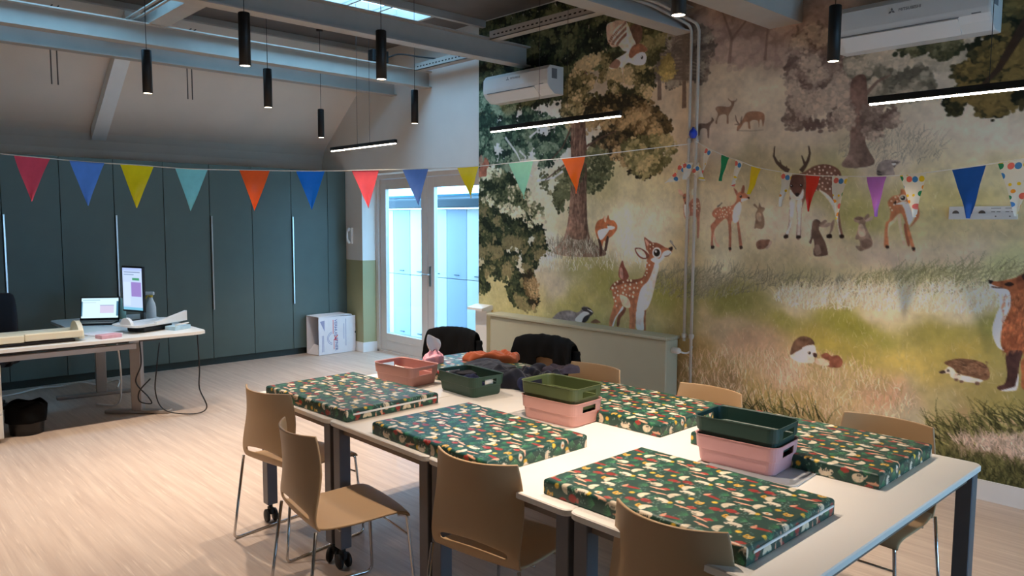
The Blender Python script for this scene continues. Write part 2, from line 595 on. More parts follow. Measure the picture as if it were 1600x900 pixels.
def noise(h, w, cell, octs=4, seed=0):
    g = np.random.default_rng(seed)
    out = np.zeros((h, w), np.float32); amp = 1.0; tot = 0.0
    for _ in range(octs):
        gh, gw = int(h / cell) + 3, int(w / cell) + 3
        a = g.random((gh, gw), dtype=np.float32)
        yy = np.arange(h) / cell; xx = np.arange(w) / cell
        y0 = yy.astype(int); x0 = xx.astype(int)
        fy = (yy - y0)[:, None]; fx = (xx - x0)[None, :]
        fy = fy * fy * (3 - 2 * fy); fx = fx * fx * (3 - 2 * fx)
        v = (a[y0][:, x0] * (1 - fy) * (1 - fx) + a[y0 + 1][:, x0] * fy * (1 - fx) + a[y0][:, x0 + 1] * (1 - fy) * fx + a[y0 + 1][:, x0 + 1] * fy * fx)
        out += amp * v; tot += amp
        amp *= 0.5; cell = max(1.0, cell / 2)
    return out / tot - 0.5


_H = [5.4214785, 0.0072035991, -4058.5638, 0.98189444, 3.4384387, -861.83092, 0.002941251, -0.00022438887, 1.0]   # sketch sheet -> wallpaper raster (plane-to-plane map)
def W(ox, oy, s, txt):
    out = []
    for q in txt.split():
        a, b_ = (float(v) for v in q.split(','))
        x, y = ox + a / s, oy + b_ / s
        d = _H[6] * x + _H[7] * y + _H[8]
        out.append(((_H[0] * x + _H[1] * y + _H[2]) / d, (_H[3] * x + _H[4] * y + _H[5]) / d))
    return out

class Canvas:
    def __init__(self, w, h, seed=1):
        self.w, self.h = w, h
        self.a = np.zeros((h, w, 3), np.float32)
        self.rng = np.random.default_rng(seed)
        self.fine = noise(h, w, 5, 3, seed + 50)
        self.mid = noise(h, w, 22, 4, seed + 51)
    @staticmethod
    def smooth(pts, n=6):
        P = np.array(pts, float); N = len(P); out = []
        for i in range(N):
            a, b, c, d = P[i - 1], P[i], P[(i + 1) % N], P[(i + 2) % N]
            for k in range(n):
                t = k / n
                out.append(0.5 * (2 * b + (c - a) * t + (2 * a - 5 * b + 4 * c - d) * t * t + (3 * b - a - 3 * c + d) * t ** 3))
        return np.array(out)
    def mask(self, pts, ss=3, smooth=True):
        P = self.smooth(pts) if smooth and len(pts) > 2 else np.array(pts, float)
        x0 = max(0, int(P[:, 0].min()) - 1); x1 = min(self.w, int(P[:, 0].max()) + 2)
        y0 = max(0, int(P[:, 1].min()) - 1); y1 = min(self.h, int(P[:, 1].max()) + 2)
        if x1 <= x0 or y1 <= y0:
            return None
        W, H = (x1 - x0) * ss, (y1 - y0) * ss
        if W * H > 4e5 and ss > 1:
            ss = 1; W, H = x1 - x0, y1 - y0
        xs = x0 + (np.arange(W) + 0.5) / ss; ys = y0 + (np.arange(H) + 0.5) / ss
        ins = np.zeros((H, W), bool)
        Q = np.roll(P, -1, 0)
        for (ax, ay), (bx, by) in zip(P, Q):
            if ay == by:
                continue
            r0 = np.searchsorted(ys, min(ay, by)); r1 = np.searchsorted(ys, max(ay, by))
            if r1 <= r0:
                continue
            xi = ax + (ys[r0:r1] - ay) * (bx - ax) / (by - ay)
            ins[r0:r1] ^= xs[None, :] > xi[:, None]
        m = ins.reshape(y1 - y0, ss, x1 - x0, ss).mean((1, 3)).astype(np.float32)
        return m, slice(y0, y1), slice(x0, x1)
    def fill(self, pts, c, alpha=1.0, c2=None, tex=0.18, smooth=True, shade=0.0, rag=0.0):
        r = self.mask(pts, smooth=smooth)
        if r is None:
            return
        m, sy, sx = r
        if rag:
            m = np.clip(m * (0.5 + 1.0 * (self.fine[sy, sx] * 2.2 * rag + 0.5) + (m > 0.99) * 0.3), 0, 1) * (m > 0.02)
        c = np.array(c, np.float32) / 255
        col = np.broadcast_to(c, m.shape + (3,)).copy()
        if c2 is not None:
            t = np.linspace(0, 1, m.shape[0])[:, None, None]
            col = col * (1 - t) + np.array(c2, np.float32) / 255 * t
        col *= (1 + tex * 2.4 * (self.fine[sy, sx] * 0.7 + self.mid[sy, sx] * 0.6))[..., None]
        if shade:
            t = np.linspace(-1, 1, m.shape[1])[None, :, None]
            col *= 1 - shade * t
        k = (m * alpha)[..., None]
        self.a[sy, sx] = self.a[sy, sx] * (1 - k) + np.clip(col, 0, 1) * k
    def stroke(self, pts, w0, w1, c, alpha=1.0, tex=0.15):
        P = np.array(pts, float)
        d = np.gradient(P, axis=0); L = np.hypot(d[:, 0], d[:, 1])[:, None] + 1e-6
        nrm = np.stack([-d[:, 1], d[:, 0]], 1) / L
        wd = np.linspace(w0, w1, len(P))[:, None] / 2
        self.fill(np.concatenate([P + nrm * wd, (P - nrm * wd)[::-1]]), c, alpha, tex=tex, smooth=False)
    def dot(self, x, y, r, c, alpha=1.0, ry=None):
        ry = ry or r
        x0, x1 = max(0, int(x - r - 1)), min(self.w, int(x + r + 2)); y0, y1 = max(0, int(y - ry - 1)), min(self.h, int(y + ry + 2))
        if x1 <= x0 or y1 <= y0:
            return
        X, Y = np.meshgrid(np.arange(x0, x1) + 0.5, np.arange(y0, y1) + 0.5)
        d = np.hypot((X - x) / r, (Y - y) / ry)
        k = (np.clip((1.0 - d) * min(r, ry) + 0.5, 0, 1) * alpha)[..., None].astype(np.float32)
        self.a[y0:y1, x0:x1] = self.a[y0:y1, x0:x1] * (1 - k) + np.array(c, np.float32) / 255 * k
    def leaves(self, pts, n, r, pal, seed, alpha=0.9, edge=1.0, light=None):
        """Clumped leaf dabs inside an outline; pal runs from dark to light and clumps catch it on their upper side."""
        g = np.random.default_rng(seed)
        res = self.mask(pts, ss=1)
        if res is None:
            return
        m, sy, sx = res
        cl = noise(m.shape[0], m.shape[1], 26, 3, seed)
        ok = (m > 0.5) & (cl > -0.10 * edge - 0.02)
        js, is_ = np.nonzero(ok)
        if len(js) == 0:
            return
        up = cl - np.roll(cl, -6, 0)
        n = int(n * 1.9)
        pk = g.integers(0, len(js), n)
        pal = np.array(pal, np.float32)
        order = np.argsort(up[js[pk], is_[pk]] + g.normal(0, 0.03, n))
        for q in pk[order]:
            j, i = js[q], is_[q]
            t = 0.33 + up[j, i] * 6.5 + self.fine[j + sy.start, i + sx.start] * 0.5 + g.normal(0, 0.15)
            t = min(max(t, 0), 0.999) * (len(pal) - 1)
            c = pal[int(t)] * (1 - t % 1) + pal[min(int(t) + 1, len(pal) - 1)] * (t % 1)
            x, y = i + sx.start + g.normal(0, 2), j + sy.start + g.normal(0, 2)
            rr = r * g.uniform(0.4, 1.0)
            for _ in range(2):
                self.dot(x + g.normal(0, rr * 0.7), y + g.normal(0, rr * 0.7), rr * g.uniform(0.5, 1), c * g.uniform(0.88, 1.12), alpha, rr * g.uniform(0.4, 0.9))
    def grass(self, pts, n, ln, ang, cols, seed, alpha=0.5, wd=1.0, spread=0.3):
        g = np.random.default_rng(seed)
        res = self.mask(pts, ss=1)
        if res is None:
            return
        m, sy, sx = res
        js, is_ = np.nonzero(m > 0.5)
        pk = g.integers(0, len(js), n)
        L = ln * g.uniform(0.4, 1.2, n); A = ang + g.normal(0, spread, n)
        bend = g.normal(0, 0.35, n)
        C = np.array(cols, np.float32)[g.integers(0, len(cols), n)] / 255 * g.uniform(0.85, 1.15, (n, 1)).astype(np.float32)
        K = int(ln * 1.4) + 3
        for k in range(K):
            t = k / K
            a = A + bend * t
            x = is_[pk] + sx.start + np.cos(a) * L * t; y = js[pk] + sy.start - np.sin(a) * L * t
            for ox in ((0, 1) if wd > 1.4 and t < 0.6 else (0,)):
                xi = np.clip(x + ox, 0, self.w - 1).astype(int); yi = np.clip(y, 0, self.h - 1).astype(int)
                al = alpha * (1 - 0.6 * t)
                self.a[yi, xi] = self.a[yi, xi] * (1 - al) + C * al

M = Canvas(MW, MH, 3)
BASE = [(100, 197, 172, 172, 170), (202, 209, 178, 170, 158), (350, 221, 178, 160, 134), (403, 152, 164, 144, 118), (500, 156, 156, 138, 114), (498, 100, 140, 112, 96), (542, 116, 136, 108, 94), (606, 127, 146, 122, 106), (545, 185, 172, 154, 128), (602, 214, 166, 148, 126), (707, 177, 160, 146, 122), (745, 189, 160, 146, 128), (735, 240, 172, 156, 134), (789, 251, 178, 160, 138), (502, 228, 164, 146, 124), (455, 225, 158, 140, 120), (347, 83, 132, 116, 94), (19, 28, 120, 118, 100), (352, 297, 165, 152, 112), (293, 286, 152, 142, 98), (531, 278, 146, 132, 100), (478, 325, 168, 154, 124), (353, 338, 188, 178, 148), (420, 386, 166, 148, 108), (175, 293, 182, 172, 142), (232, 413, 142, 136, 82), (147, 391, 190, 180, 160), (354, 375, 192, 178, 156), (54, 323, 170, 162, 140), (191, 435, 170, 156, 128), (296, 429, 128, 122, 60), (133, 470, 160, 146, 92), (233, 462, 150, 140, 76), (411, 439, 126, 120, 52), (357, 480, 150, 132, 82), (54, 466, 150, 140, 90), (489, 392, 172, 162, 132), (552, 397, 146, 132, 98), (461, 418, 136, 126, 98), (510, 440, 112, 108, 46), (511, 474, 162, 138, 102), (465, 522, 142, 112, 62), (539, 495, 164, 130, 98), (485, 553, 124, 98, 62), (592, 337, 182, 166, 142), (632, 378, 176, 156, 122), (703, 376, 176, 156, 132), (666, 326, 148, 140, 78), (629, 297, 150, 142, 92), (751, 314, 170, 156, 96), (799, 340, 170, 150, 106), (766, 373, 184, 164, 136), (737, 402, 162, 158, 108), (594, 410, 150, 142, 98), (649, 414, 160, 150, 112), (595, 434, 180, 164, 130), (706, 432, 180, 164, 130), (768, 420, 184, 170, 140), (796, 385, 164, 164, 110), (698, 271, 166, 152, 128), (762, 288, 170, 158, 116), (819, 302, 176, 164, 124), (580, 458, 138, 130, 58), (672, 457, 124, 120, 40), (739, 450, 130, 120, 50), (793, 444, 138, 130, 58), (637, 483, 150, 132, 52), (708, 488, 170, 146, 66), (759, 468, 150, 130, 56), (808, 514, 136, 122, 60), (591, 528, 192, 154, 124), (690, 535, 182, 134, 98), (638, 528, 160, 136, 86), (743, 526, 150, 136, 86), (711, 546, 152, 142, 112), (575, 555, 150, 126, 62), (774, 540, 152, 122, 82), (820, 532, 162, 132, 92), (764, 570, 92, 88, 42), (811, 570, 152, 122, 102), (801, 596, 62, 62, 22), (835, 595, 52, 52, 16), (602, 598, 150, 126, 88), (467, 600, 110, 90, 52), (877, 429, 140, 130, 60), (870, 310, 170, 156, 110), (882, 520, 150, 122, 84), (864, 204, 150, 136, 118), (961, 366, 165, 150, 110), (971, 530, 110, 100, 50), (952, 232, 160, 146, 124)]
_bp = np.array([q[:2] for q in BASE], np.float32); _bc = np.array([q[2:] for q in BASE], np.float32) / 255
_gy, _gx = np.mgrid[0:MH:4, 0:MW:4]
_wx = noise(len(_gy), _gx.shape[1], 14, 3, 91) * 60; _wy = noise(len(_gy), _gx.shape[1], 10, 3, 92) * 34
num = np.zeros(_gx.shape + (3,), np.float32); den = np.zeros(_gx.shape, np.float32)
for (px, py), c in zip(_bp, _bc):
    d2 = ((_gx + _wx - px) * 0.75) ** 2 + ((_gy + _wy - py) * 1.25) ** 2 + 120
    w_ = d2 ** -1.9
    num += w_[..., None] * c; den += w_
low = num / den[..., None]
_iy = np.minimum(np.arange(MH) / 4, low.shape[0] - 1.001); _ix = np.minimum(np.arange(MW) / 4, low.shape[1] - 1.001)
_a, _b = _iy.astype(int), _ix.astype(int); _fy = (_iy - _a)[:, None, None]; _fx = (_ix - _b)[None, :, None]
M.a = (low[_a][:, _b] * (1 - _fy) * (1 - _fx) + low[_a + 1][:, _b] * _fy * (1 - _fx) + low[_a][:, _b + 1] * (1 - _fy) * _fx + low[_a + 1][:, _b + 1] * _fy * _fx).astype(np.float32)
M.a *= (1 + 0.20 * M.mid + 0.12 * M.fine)[..., None]
M.a = np.clip(M.a, 0, 1)

UP = PI / 2
# soft meadow strokes
M.grass([(-0.4, 277.4), (437.0, 273.8), (818.0, 290.1), (897.5, 304.9), (914.2, 585.3), (448.0, 639.3), (0.2, 584.9)], 7000, 9, UP, [(190, 176, 146), (156, 148, 100), (176, 160, 124), (140, 132, 84)], 11, 0.13, spread=0.5)
M.grass([(377.7, 414.5), (470.5, 401.0), (552.7, 404.9), (677.1, 408.9), (677.8, 425.5), (553.5, 424.8), (471.9, 443.4), (389.4, 440.9)], 800, 15, UP - 0.6, [(104, 98, 76), (92, 88, 70), (130, 122, 96)], 12, 0.45)
M.grass([(676.6, 398.1), (823.1, 383.7), (824.3, 405.7), (677.6, 421.1)], 700, 18, UP - 0.7, [(128, 122, 84), (150, 146, 104), (108, 104, 66)], 13, 0.5)
M.grass([(578.7, 423.1), (802.4, 407.3), (792.3, 430.9), (705.8, 437.4), (587.7, 443.5)], 1200, 15, UP - 0.35, [(200, 188, 164), (190, 176, 150), (176, 160, 130)], 14, 0.6)
M.grass([(20.5, 400.5), (354.5, 383.7), (355.1, 406.6), (20.6, 428.6)], 500, 10, UP, [(196, 188, 170), (170, 160, 140)], 15, 0.5)
M.grass([(444.5, 524.4), (637.2, 498.1), (723.5, 528.9), (711.6, 559.8), (559.3, 582.0), (446.6, 594.9)], 1500, 14, UP, [(196, 160, 130), (170, 136, 100), (150, 124, 76), (206, 180, 150)], 16, 0.4)
M.grass([(655.1, 233.2), (728.9, 242.7), (742.8, 273.6), (685.0, 278.8), (635.1, 273.5)], 300, 13, UP - 0.5, [(126, 116, 98), (150, 140, 118), (112, 102, 86)], 17, 0.32)
# misty wood, upper right
M.leaves([(440.6, 66.0), (589.1, 79.8), (642.3, 104.5), (643.9, 139.9), (584.1, 148.7), (499.3, 140.2), (451.8, 117.0)], 900, 7, [(112, 88, 76), (128, 102, 88), (148, 122, 106)], 21, 0.35)
for pts, w0, w1 in (([(490.2, 138.9), (492.7, 107.5), (478.8, 73.3), (468.6, 47.4)], 5, 1), ([(492.8, 109.1), (510.9, 91.1), (527.7, 75.0)], 4, 1), ([(539.6, 142.2), (541.7, 108.1), (552.9, 72.4)], 4, 1), ([(579.3, 107.2), (588.1, 130.8), (593.7, 153.8)], 3, 1)):
    M.stroke(pts, w0, w1, (96, 72, 62), 0.6)
# pines
for ox, pts, tr in ((0, "590,110 640,90 700,70 760,110 800,110 790,170 800,230 770,280 780,340 740,420 640,410 650,330 620,250 640,190", ((700, 90), (700, 560))), (1, "830,60 880,100 1000,110 1030,170 1040,240 1000,290 1010,340 990,430 900,410 760,480 780,400 760,330 800,260 770,200", ((858, 60), (858, 612)))):
    M.leaves(W(860, 20, 4.092, pts), 1500, 3.4, [(74, 62, 54), (92, 78, 68), (112, 98, 84), (134, 120, 100)], 31 + ox, 0.75)
    M.stroke(W(860, 20, 4.092, "%d,%d %d,%d" % (tr[0] + tr[1])), 3, 7, (98, 80, 68))
    for k in range(14):
        y = 110 + k * 24; s = 40 + k * 7
        for sg in (-1, 1):
            M.stroke(W(860, 20, 4.092, "%d,%d %d,%d %d,%d" % (tr[0][0], y, tr[0][0] + sg * s * 0.6, y + 4, tr[0][0] + sg * s, y + 22)), 5, 1.2, (84, 72, 62), 0.8)
M.leaves([(387.0, 114.1), (397.2, 111.5), (402.7, 126.8), (405.7, 141.7), (393.0, 144.2), (385.0, 134.8)], 160, 3, [(120, 100, 50), (160, 136, 70)], 35, 0.8)
# mid-distance tree
M.fill([(645.1, 168.3), (664.9, 169.6), (665.1, 219.9), (664.9, 248.1), (668.9, 259.0), (675.9, 274.1), (657.1, 278.2), (639.6, 274.5), (647.6, 257.6), (646.6, 218.1)], (104, 72, 60), c2=(112, 92, 80), shade=0.15)
P_MID = [(84, 64, 56), (104, 84, 72), (122, 100, 86), (152, 130, 110)]
M.leaves([(572.2, 152.7), (578.9, 124.6), (591.9, 114.2), (612.7, 119.6), (629.9, 140.0), (634.4, 161.5), (657.4, 168.2), (660.3, 196.0), (648.9, 212.0), (633.3, 221.0), (609.8, 229.6), (596.4, 224.8), (572.8, 220.9), (575.8, 195.3)], 3200, 4.2, P_MID, 41, 0.8)
M.leaves([(633.9, 151.0), (670.3, 154.8), (702.8, 153.2), (722.3, 170.8), (723.0, 185.5), (731.3, 199.4), (716.1, 202.5), (695.9, 210.1), (672.3, 197.4), (666.4, 179.7), (648.9, 172.2)], 2200, 4.2, [(72, 66, 54), (92, 86, 70), (112, 102, 84), (150, 134, 112)], 42, 0.8)
M.fill([(646.4, 181.2), (661.0, 176.0), (664.8, 198.9), (665.1, 219.9), (664.9, 248.1), (668.9, 259.0), (675.9, 274.1), (657.1, 278.2), (639.6, 274.5), (647.6, 257.6), (646.6, 218.1)], (100, 70, 58), c2=(110, 88, 76), shade=0.2, tex=0.3)
M.stroke([(662.0, 198.6), (675.2, 184.8), (688.5, 179.7)], 5, 1.5, (92, 68, 58), 0.8)
M.leaves([(622.4, 220.0), (643.6, 211.5), (649.1, 215.5), (646.2, 229.2), (635.7, 235.3)], 240, 3.2, P_MID, 43)
M.leaves([(663.0, 216.9), (683.0, 213.8), (696.5, 223.5), (697.0, 233.6), (680.5, 232.2), (677.8, 245.6), (667.5, 241.4)], 420, 3.2, P_MID, 44)
M.leaves([(721.9, 162.7), (761.6, 161.0), (761.0, 176.5), (740.8, 179.9), (728.4, 171.7)], 300, 4, [(120, 108, 90), (150, 136, 114)], 45, 0.5)
# oak branch, far right
P_OAK = [(16, 20, 10), (34, 34, 18), (58, 50, 24), (98, 78, 36)]
for i, s in enumerate(("1370,-60 1900,-60 1900,540 1520,560 1400,565 1320,540 1310,470 1370,400 1290,330 1340,240", "1110,470 1130,425 1210,430 1260,470 1240,540 1170,540 1120,510", "1200,320 1270,300 1340,250 1360,330 1300,380 1240,390", "1040,650 1150,580 1270,590 1260,700 1210,770 1150,770 1170,690 1090,710", "1270,710 1330,600 1460,590 1440,670 1390,710 1310,745", "740,330 900,290 1150,245 1130,300 1000,370 960,360 940,325 800,335", "1500,570 1900,560 1850,700 1700,720 1560,660")):
    M.leaves(W(1230, 0, 4.092, s), (2600, 260, 220, 420, 300, 300, 700)[i], (5.5, 4.2, 4.2, 4.2, 4.2, 3.4, 4.5)[i], P_OAK if i != 5 else [(34, 38, 22), (66, 64, 40), (96, 90, 62)], 51 + i, 0.95, edge=(3 if i == 0 else 1.4))
M.stroke([(829.2, 116.6), (805.6, 159.9), (790.8, 188.4), (774.8, 205.1)], 12, 3, (46, 32, 22))
# big tree, left
M.fill([(210.1, 60.1), (246.7, 66.3), (247.8, 198.6), (252.4, 242.0), (252.1, 294.8), (254.2, 338.4), (262.4, 367.4), (293.0, 386.7), (270.6, 393.3), (204.4, 393.8), (182.0, 386.4), (204.1, 368.6), (214.5, 338.5), (219.2, 294.0), (219.7, 240.1), (215.0, 195.9)], (92, 62, 48), c2=(118, 90, 72), shade=0.25, tex=0.35)
for k in range(60):
    x = rng.uniform(893, 915); y = rng.uniform(150, 360); dx = rng.normal(0, 2)
    M.stroke(W(0, 0, 1, "%.1f,%.1f %.1f,%.1f %.1f,%.1f" % (x, y, x + dx, y + 14, x + dx * 1.5, y + 28)), 1.6, 0.8, (60, 40, 32) if k % 2 else (142, 108, 84), 0.5)
for k in range(14):
    t = k / 13
    M.stroke(W(0, 0, 1, "%.1f,340 %.1f,372 %.1f,398" % (892 + 24 * t, 888 + 34 * t, 868 + 74 * t)), 2.5, 1.0, (72, 50, 40) if k % 2 else (128, 100, 80), 0.5)
M.grass([(164.7, 379.7), (204.1, 368.6), (270.2, 372.0), (289.3, 385.9), (257.8, 396.7), (176.4, 397.9)], 420, 13, UP, [(120, 112, 90), (170, 164, 144), (96, 88, 70)], 61, 0.6)
M.fill([(-0.9, 24.8), (25.9, 29.3), (32.8, 83.6), (23.0, 147.0), (16.5, 211.9), (23.6, 289.2), (-0.3, 311.0)], (50, 36, 28), tex=0.3)
D1 = [(14, 20, 14), (28, 36, 24), (48, 56, 34), (78, 80, 50)]
D2 = [(18, 34, 26), (34, 56, 42), (58, 80, 58), (104, 118, 92)]
WM = [(40, 40, 22), (74, 68, 38), (112, 96, 56), (160, 138, 96)]
BR = [(34, 30, 18), (64, 52, 30), (104, 80, 46), (150, 122, 80)]
GB = [(22, 32, 18), (46, 56, 32), (96, 96, 62), (186, 172, 136)]
for i, (s, n, r, pal, e) in enumerate((
    ("748,40 800,20 870,-10 960,10 985,50 960,100 900,115 885,150 800,175 748,185", 3400, 4.6, D1, 3),
    ("748,150 800,155 840,180 890,195 890,225 850,262 825,250 790,275 770,262 748,262", 2000, 4.2, D2, 1.0),
    ("905,100 960,85 1010,95 1022,130 1005,165 960,165 925,190 890,200 880,160", 1600, 4.2, WM, 1.6),
    ("960,20 1010,20 1040,60 1020,100 1000,110 975,80", 700, 4.2, [(52, 50, 28), (84, 78, 44), (124, 108, 62)], 2),
    ("920,165 975,150 1015,165 1040,185 1050,205 1025,225 1032,262 1000,275 965,250 935,245 918,215", 1700, 4.0, BR, 1.4),
    ("975,225 1040,215 1055,235 1035,265 1005,278 985,262", 400, 3.6, [(76, 72, 40), (112, 104, 62), (150, 132, 86)], 1.4),
    ("748,265 780,268 818,290 832,318 850,335 838,362 800,356 790,345 760,350 748,345", 1700, 4.2, GB, 1.6),
    ("748,325 800,345 842,352 852,388 836,420 832,442 840,466 834,482 812,480 800,470 788,440 766,432 764,452 748,448", 2200, 4.2, [(18, 26, 16), (36, 46, 26), (64, 68, 38), (108, 96, 60)], 1.0),
    ("848,275 888,262 930,232 952,250 956,272 930,300 905,298 872,316 855,300", 620, 3.6, [(54, 58, 34), (84, 86, 54), (122, 116, 80)], 0.9),
    ("868,300 890,305 892,330 870,325", 120, 3.2, [(44, 50, 28), (84, 86, 54)], 1.0),
    ("820,420 838,440 842,470 836,482 824,462", 160, 3.2, BR, 1.5))):
    M.leaves(W(0, 0, 1, s), n, r, pal, 71 + i, 0.95, edge=e)
M.fill([(220.1, 186.6), (245.0, 185.0), (249.3, 213.1), (252.4, 242.0), (252.1, 294.8), (254.2, 338.4), (252.1, 364.7), (221.7, 365.2), (215.9, 338.5), (219.2, 294.0), (219.7, 240.1)], (92, 62, 48), 0.92, c2=(104, 76, 60), shade=0.28, tex=0.4)
for k in range(70):
    x = rng.uniform(894, 915); y = rng.uniform(190, 350); dx = rng.normal(0, 1.5)
    M.stroke(W(0, 0, 1, "%.1f,%.1f %.1f,%.1f %.1f,%.1f" % (x, y, x + dx, y + 12, x + dx * 1.4, y + 26)), 1.5, 0.7, (58, 38, 30) if k % 2 else (146, 112, 88), 0.5)
M.leaves([(209.2, 256.2), (235.8, 253.6), (245.2, 270.5), (229.7, 284.5), (210.9, 279.0)], 60, 3.0, [(54, 58, 34), (96, 96, 60)], 88, 0.9)
M.leaves([(248.6, 241.7), (280.0, 237.0), (295.2, 256.5), (278.6, 287.9), (258.3, 280.6)], 130, 3.0, [(40, 46, 26), (84, 86, 54)], 89, 0.9)
for s in ("790,215 808,240 818,262 806,258", "812,236 822,246 818,268 832,276", "828,215 840,205 846,190", "880,268 866,278 838,284 850,274"):
    M.stroke(W(0, 0, 1, s), 4, 2, (178, 178, 176), 0.85)
for s in ("893,200 880,230 862,250", "916,230 940,215 965,205", "893,250 870,268 852,282"):
    M.stroke(W(0, 0, 1, s), 4, 1.5, (74, 52, 40), 0.9)
# tall tufts, lower right
GD = [(44, 46, 20), (66, 66, 30), (96, 92, 48), (34, 34, 14)]
M.grass([(747.7, 561.0), (774.8, 547.2), (841.8, 530.6), (911.4, 537.9), (912.5, 555.6), (776.2, 574.3), (748.4, 577.0)], 520, 26, UP + 0.7, GD + [(140, 130, 70), (120, 112, 60)], 81, 0.6, wd=2, spread=0.25)
M.grass([(764.6, 587.3), (844.6, 581.5), (913.9, 579.3), (915.3, 603.1), (766.2, 618.3)], 1000, 18, UP, GD + [(84, 80, 40)], 82, 0.45, wd=2)
M.grass([(769.8, 568.8), (843.0, 552.8), (912.5, 555.6), (844.1, 573.2)], 1000, 12, UP, [(170, 140, 120), (190, 160, 140), (130, 110, 90)], 83, 0.5)
M.grass([(523.6, 580.5), (616.9, 570.9), (633.4, 590.9), (542.5, 601.9)], 60, 34, UP + 0.5, GD, 84, 0.7, wd=2, spread=0.35)

# ----- animals
FUR, FURD, PALE, DARK = (150, 84, 52), (112, 58, 36), (222, 202, 184), (44, 28, 22)
def spots(poly, n, r, seed, c=(232, 200, 168)):
    g = np.random.default_rng(seed)
    m, sy, sx = M.mask(poly)
    js, is_ = np.nonzero(m > 0.9)
    placed = []
    for _ in range(n * 6):
        q = g.integers(len(js)); x, y = is_[q] + sx.start, js[q] + sy.start
        if all((x - a) ** 2 + (y - b_) ** 2 > (r * 3.4) ** 2 for a, b_ in placed):
            placed.append((x, y)); M.dot(x, y, r * g.uniform(0.7, 1.1), c, 0.85)
        if len(placed) >= n:
            break
def eye(w, r):
    (x, y), = w
    M.dot(x, y, r, (26, 16, 12)); M.dot(x - r * 0.3, y - r * 0.35, r * 0.3, (240, 230, 220))
# large fawn
A = (900, 360, 5.295)
M.fill([(326.9, 465.2), (332.1, 466.5), (328.7, 474.0), (322.1, 481.8), (319.2, 493.7), (315.1, 493.3), (316.0, 482.3), (319.2, 474.8)], (108, 60, 40))
M.fill([(364.2, 466.9), (368.0, 464.8), (367.5, 479.1), (368.1, 494.7), (365.1, 495.0), (363.9, 479.4)], (132, 80, 54))
M.fill([(300.8, 440.7), (304.6, 433.7), (312.5, 427.9), (324.8, 424.4), (342.6, 423.4), (355.5, 421.2), (361.5, 417.9), (365.5, 409.9), (367.3, 397.8), (369.6, 388.3), (378.1, 391.4), (382.8, 397.5), (378.5, 407.6), (370.5, 423.4), (362.2, 432.6), (356.1, 445.2), (352.7, 463.0), (350.3, 473.7), (348.2, 496.0), (338.8, 496.1), (338.8, 478.4), (335.0, 459.2), (327.7, 452.7), (323.8, 459.2), (325.1, 465.4), (316.9, 475.4), (311.4, 482.8), (306.4, 495.1), (300.8, 495.7), (301.7, 483.7), (306.5, 470.6), (309.3, 459.5), (306.1, 449.0), (304.8, 441.8)], (146, 80, 50), c2=(166, 100, 66), tex=0.22)
M.fill([(300.8, 440.7), (304.6, 433.7), (312.5, 427.9), (324.8, 424.4), (342.6, 423.4), (355.5, 421.2), (361.5, 417.9), (364.9, 410.8), (361.9, 420.5), (349.2, 428.2), (327.2, 429.6), (309.2, 436.1)], (104, 54, 36), 0.7)
M.fill([(319.7, 447.0), (334.4, 450.4), (340.1, 460.5), (337.4, 465.2), (328.4, 463.7), (323.4, 458.4)], (206, 172, 144), 0.9)
M.fill([(325.1, 463.6), (326.7, 467.4), (317.4, 477.2), (312.6, 484.8), (309.1, 494.8), (306.1, 495.1), (311.4, 482.3), (316.9, 475.4)], (224, 204, 186))
M.fill([(351.3, 468.0), (364.4, 466.1), (363.9, 479.4), (364.2, 494.8), (352.1, 494.7), (350.5, 480.8)], (206, 190, 182), c2=(196, 186, 184))
M.fill([(382.4, 396.8), (388.6, 399.9), (388.0, 407.1), (384.6, 419.2), (381.7, 433.0), (377.8, 447.0), (372.5, 459.5), (365.2, 466.6), (356.7, 468.6), (351.2, 466.6), (353.1, 452.4), (357.0, 438.2), (362.2, 430.9), (370.5, 423.4), (377.5, 409.3)], (220, 200, 186), c2=(206, 184, 168), shade=0.12)
spots([(304.7, 438.2), (313.6, 428.7), (327.1, 425.4), (344.8, 424.3), (358.8, 421.5), (362.0, 424.0), (353.7, 434.9), (349.6, 445.7), (336.6, 452.0), (320.9, 447.9), (314.5, 466.3), (308.6, 459.6)], 70, 1.7, 1)
spots([(361.9, 419.6), (367.0, 408.1), (368.2, 397.8), (372.3, 394.2), (372.2, 407.9), (366.2, 420.2)], 14, 1.3, 2)
M.fill([(316.7, 414.2), (319.4, 403.8), (323.8, 396.5), (327.5, 404.5), (333.0, 412.5), (335.9, 419.4), (332.6, 424.0), (327.1, 425.0), (321.5, 424.3), (317.5, 420.4)], (120, 62, 46), tex=0.25)
M.fill([(318.3, 414.1), (320.4, 406.9), (324.5, 410.3), (325.3, 422.6), (320.8, 422.5)], (176, 130, 112), 0.7)
M.fill([(362.2, 361.9), (369.4, 365.2), (376.3, 369.8), (371.9, 377.4), (366.9, 380.3), (364.1, 372.2)], (124, 66, 46)); M.fill([(363.5, 364.5), (368.2, 367.3), (371.7, 371.6), (369.3, 375.4), (366.2, 372.1)], (190, 140, 116), 0.8)
M.fill([(367.2, 377.2), (371.3, 371.1), (379.6, 369.0), (387.8, 370.4), (398.2, 375.1), (405.2, 376.1), (409.8, 373.6), (410.6, 376.9), (409.6, 382.6), (405.5, 386.1), (398.5, 389.1), (393.6, 393.6), (388.6, 398.1), (380.3, 397.6), (372.9, 392.8), (371.2, 385.6)], (150, 84, 54))
M.fill([(369.3, 377.2), (373.4, 371.1), (381.6, 369.2), (389.9, 371.2), (398.2, 375.6), (390.1, 376.5), (379.8, 379.4), (374.8, 385.5), (371.2, 383.9)], (116, 60, 40), 0.7)
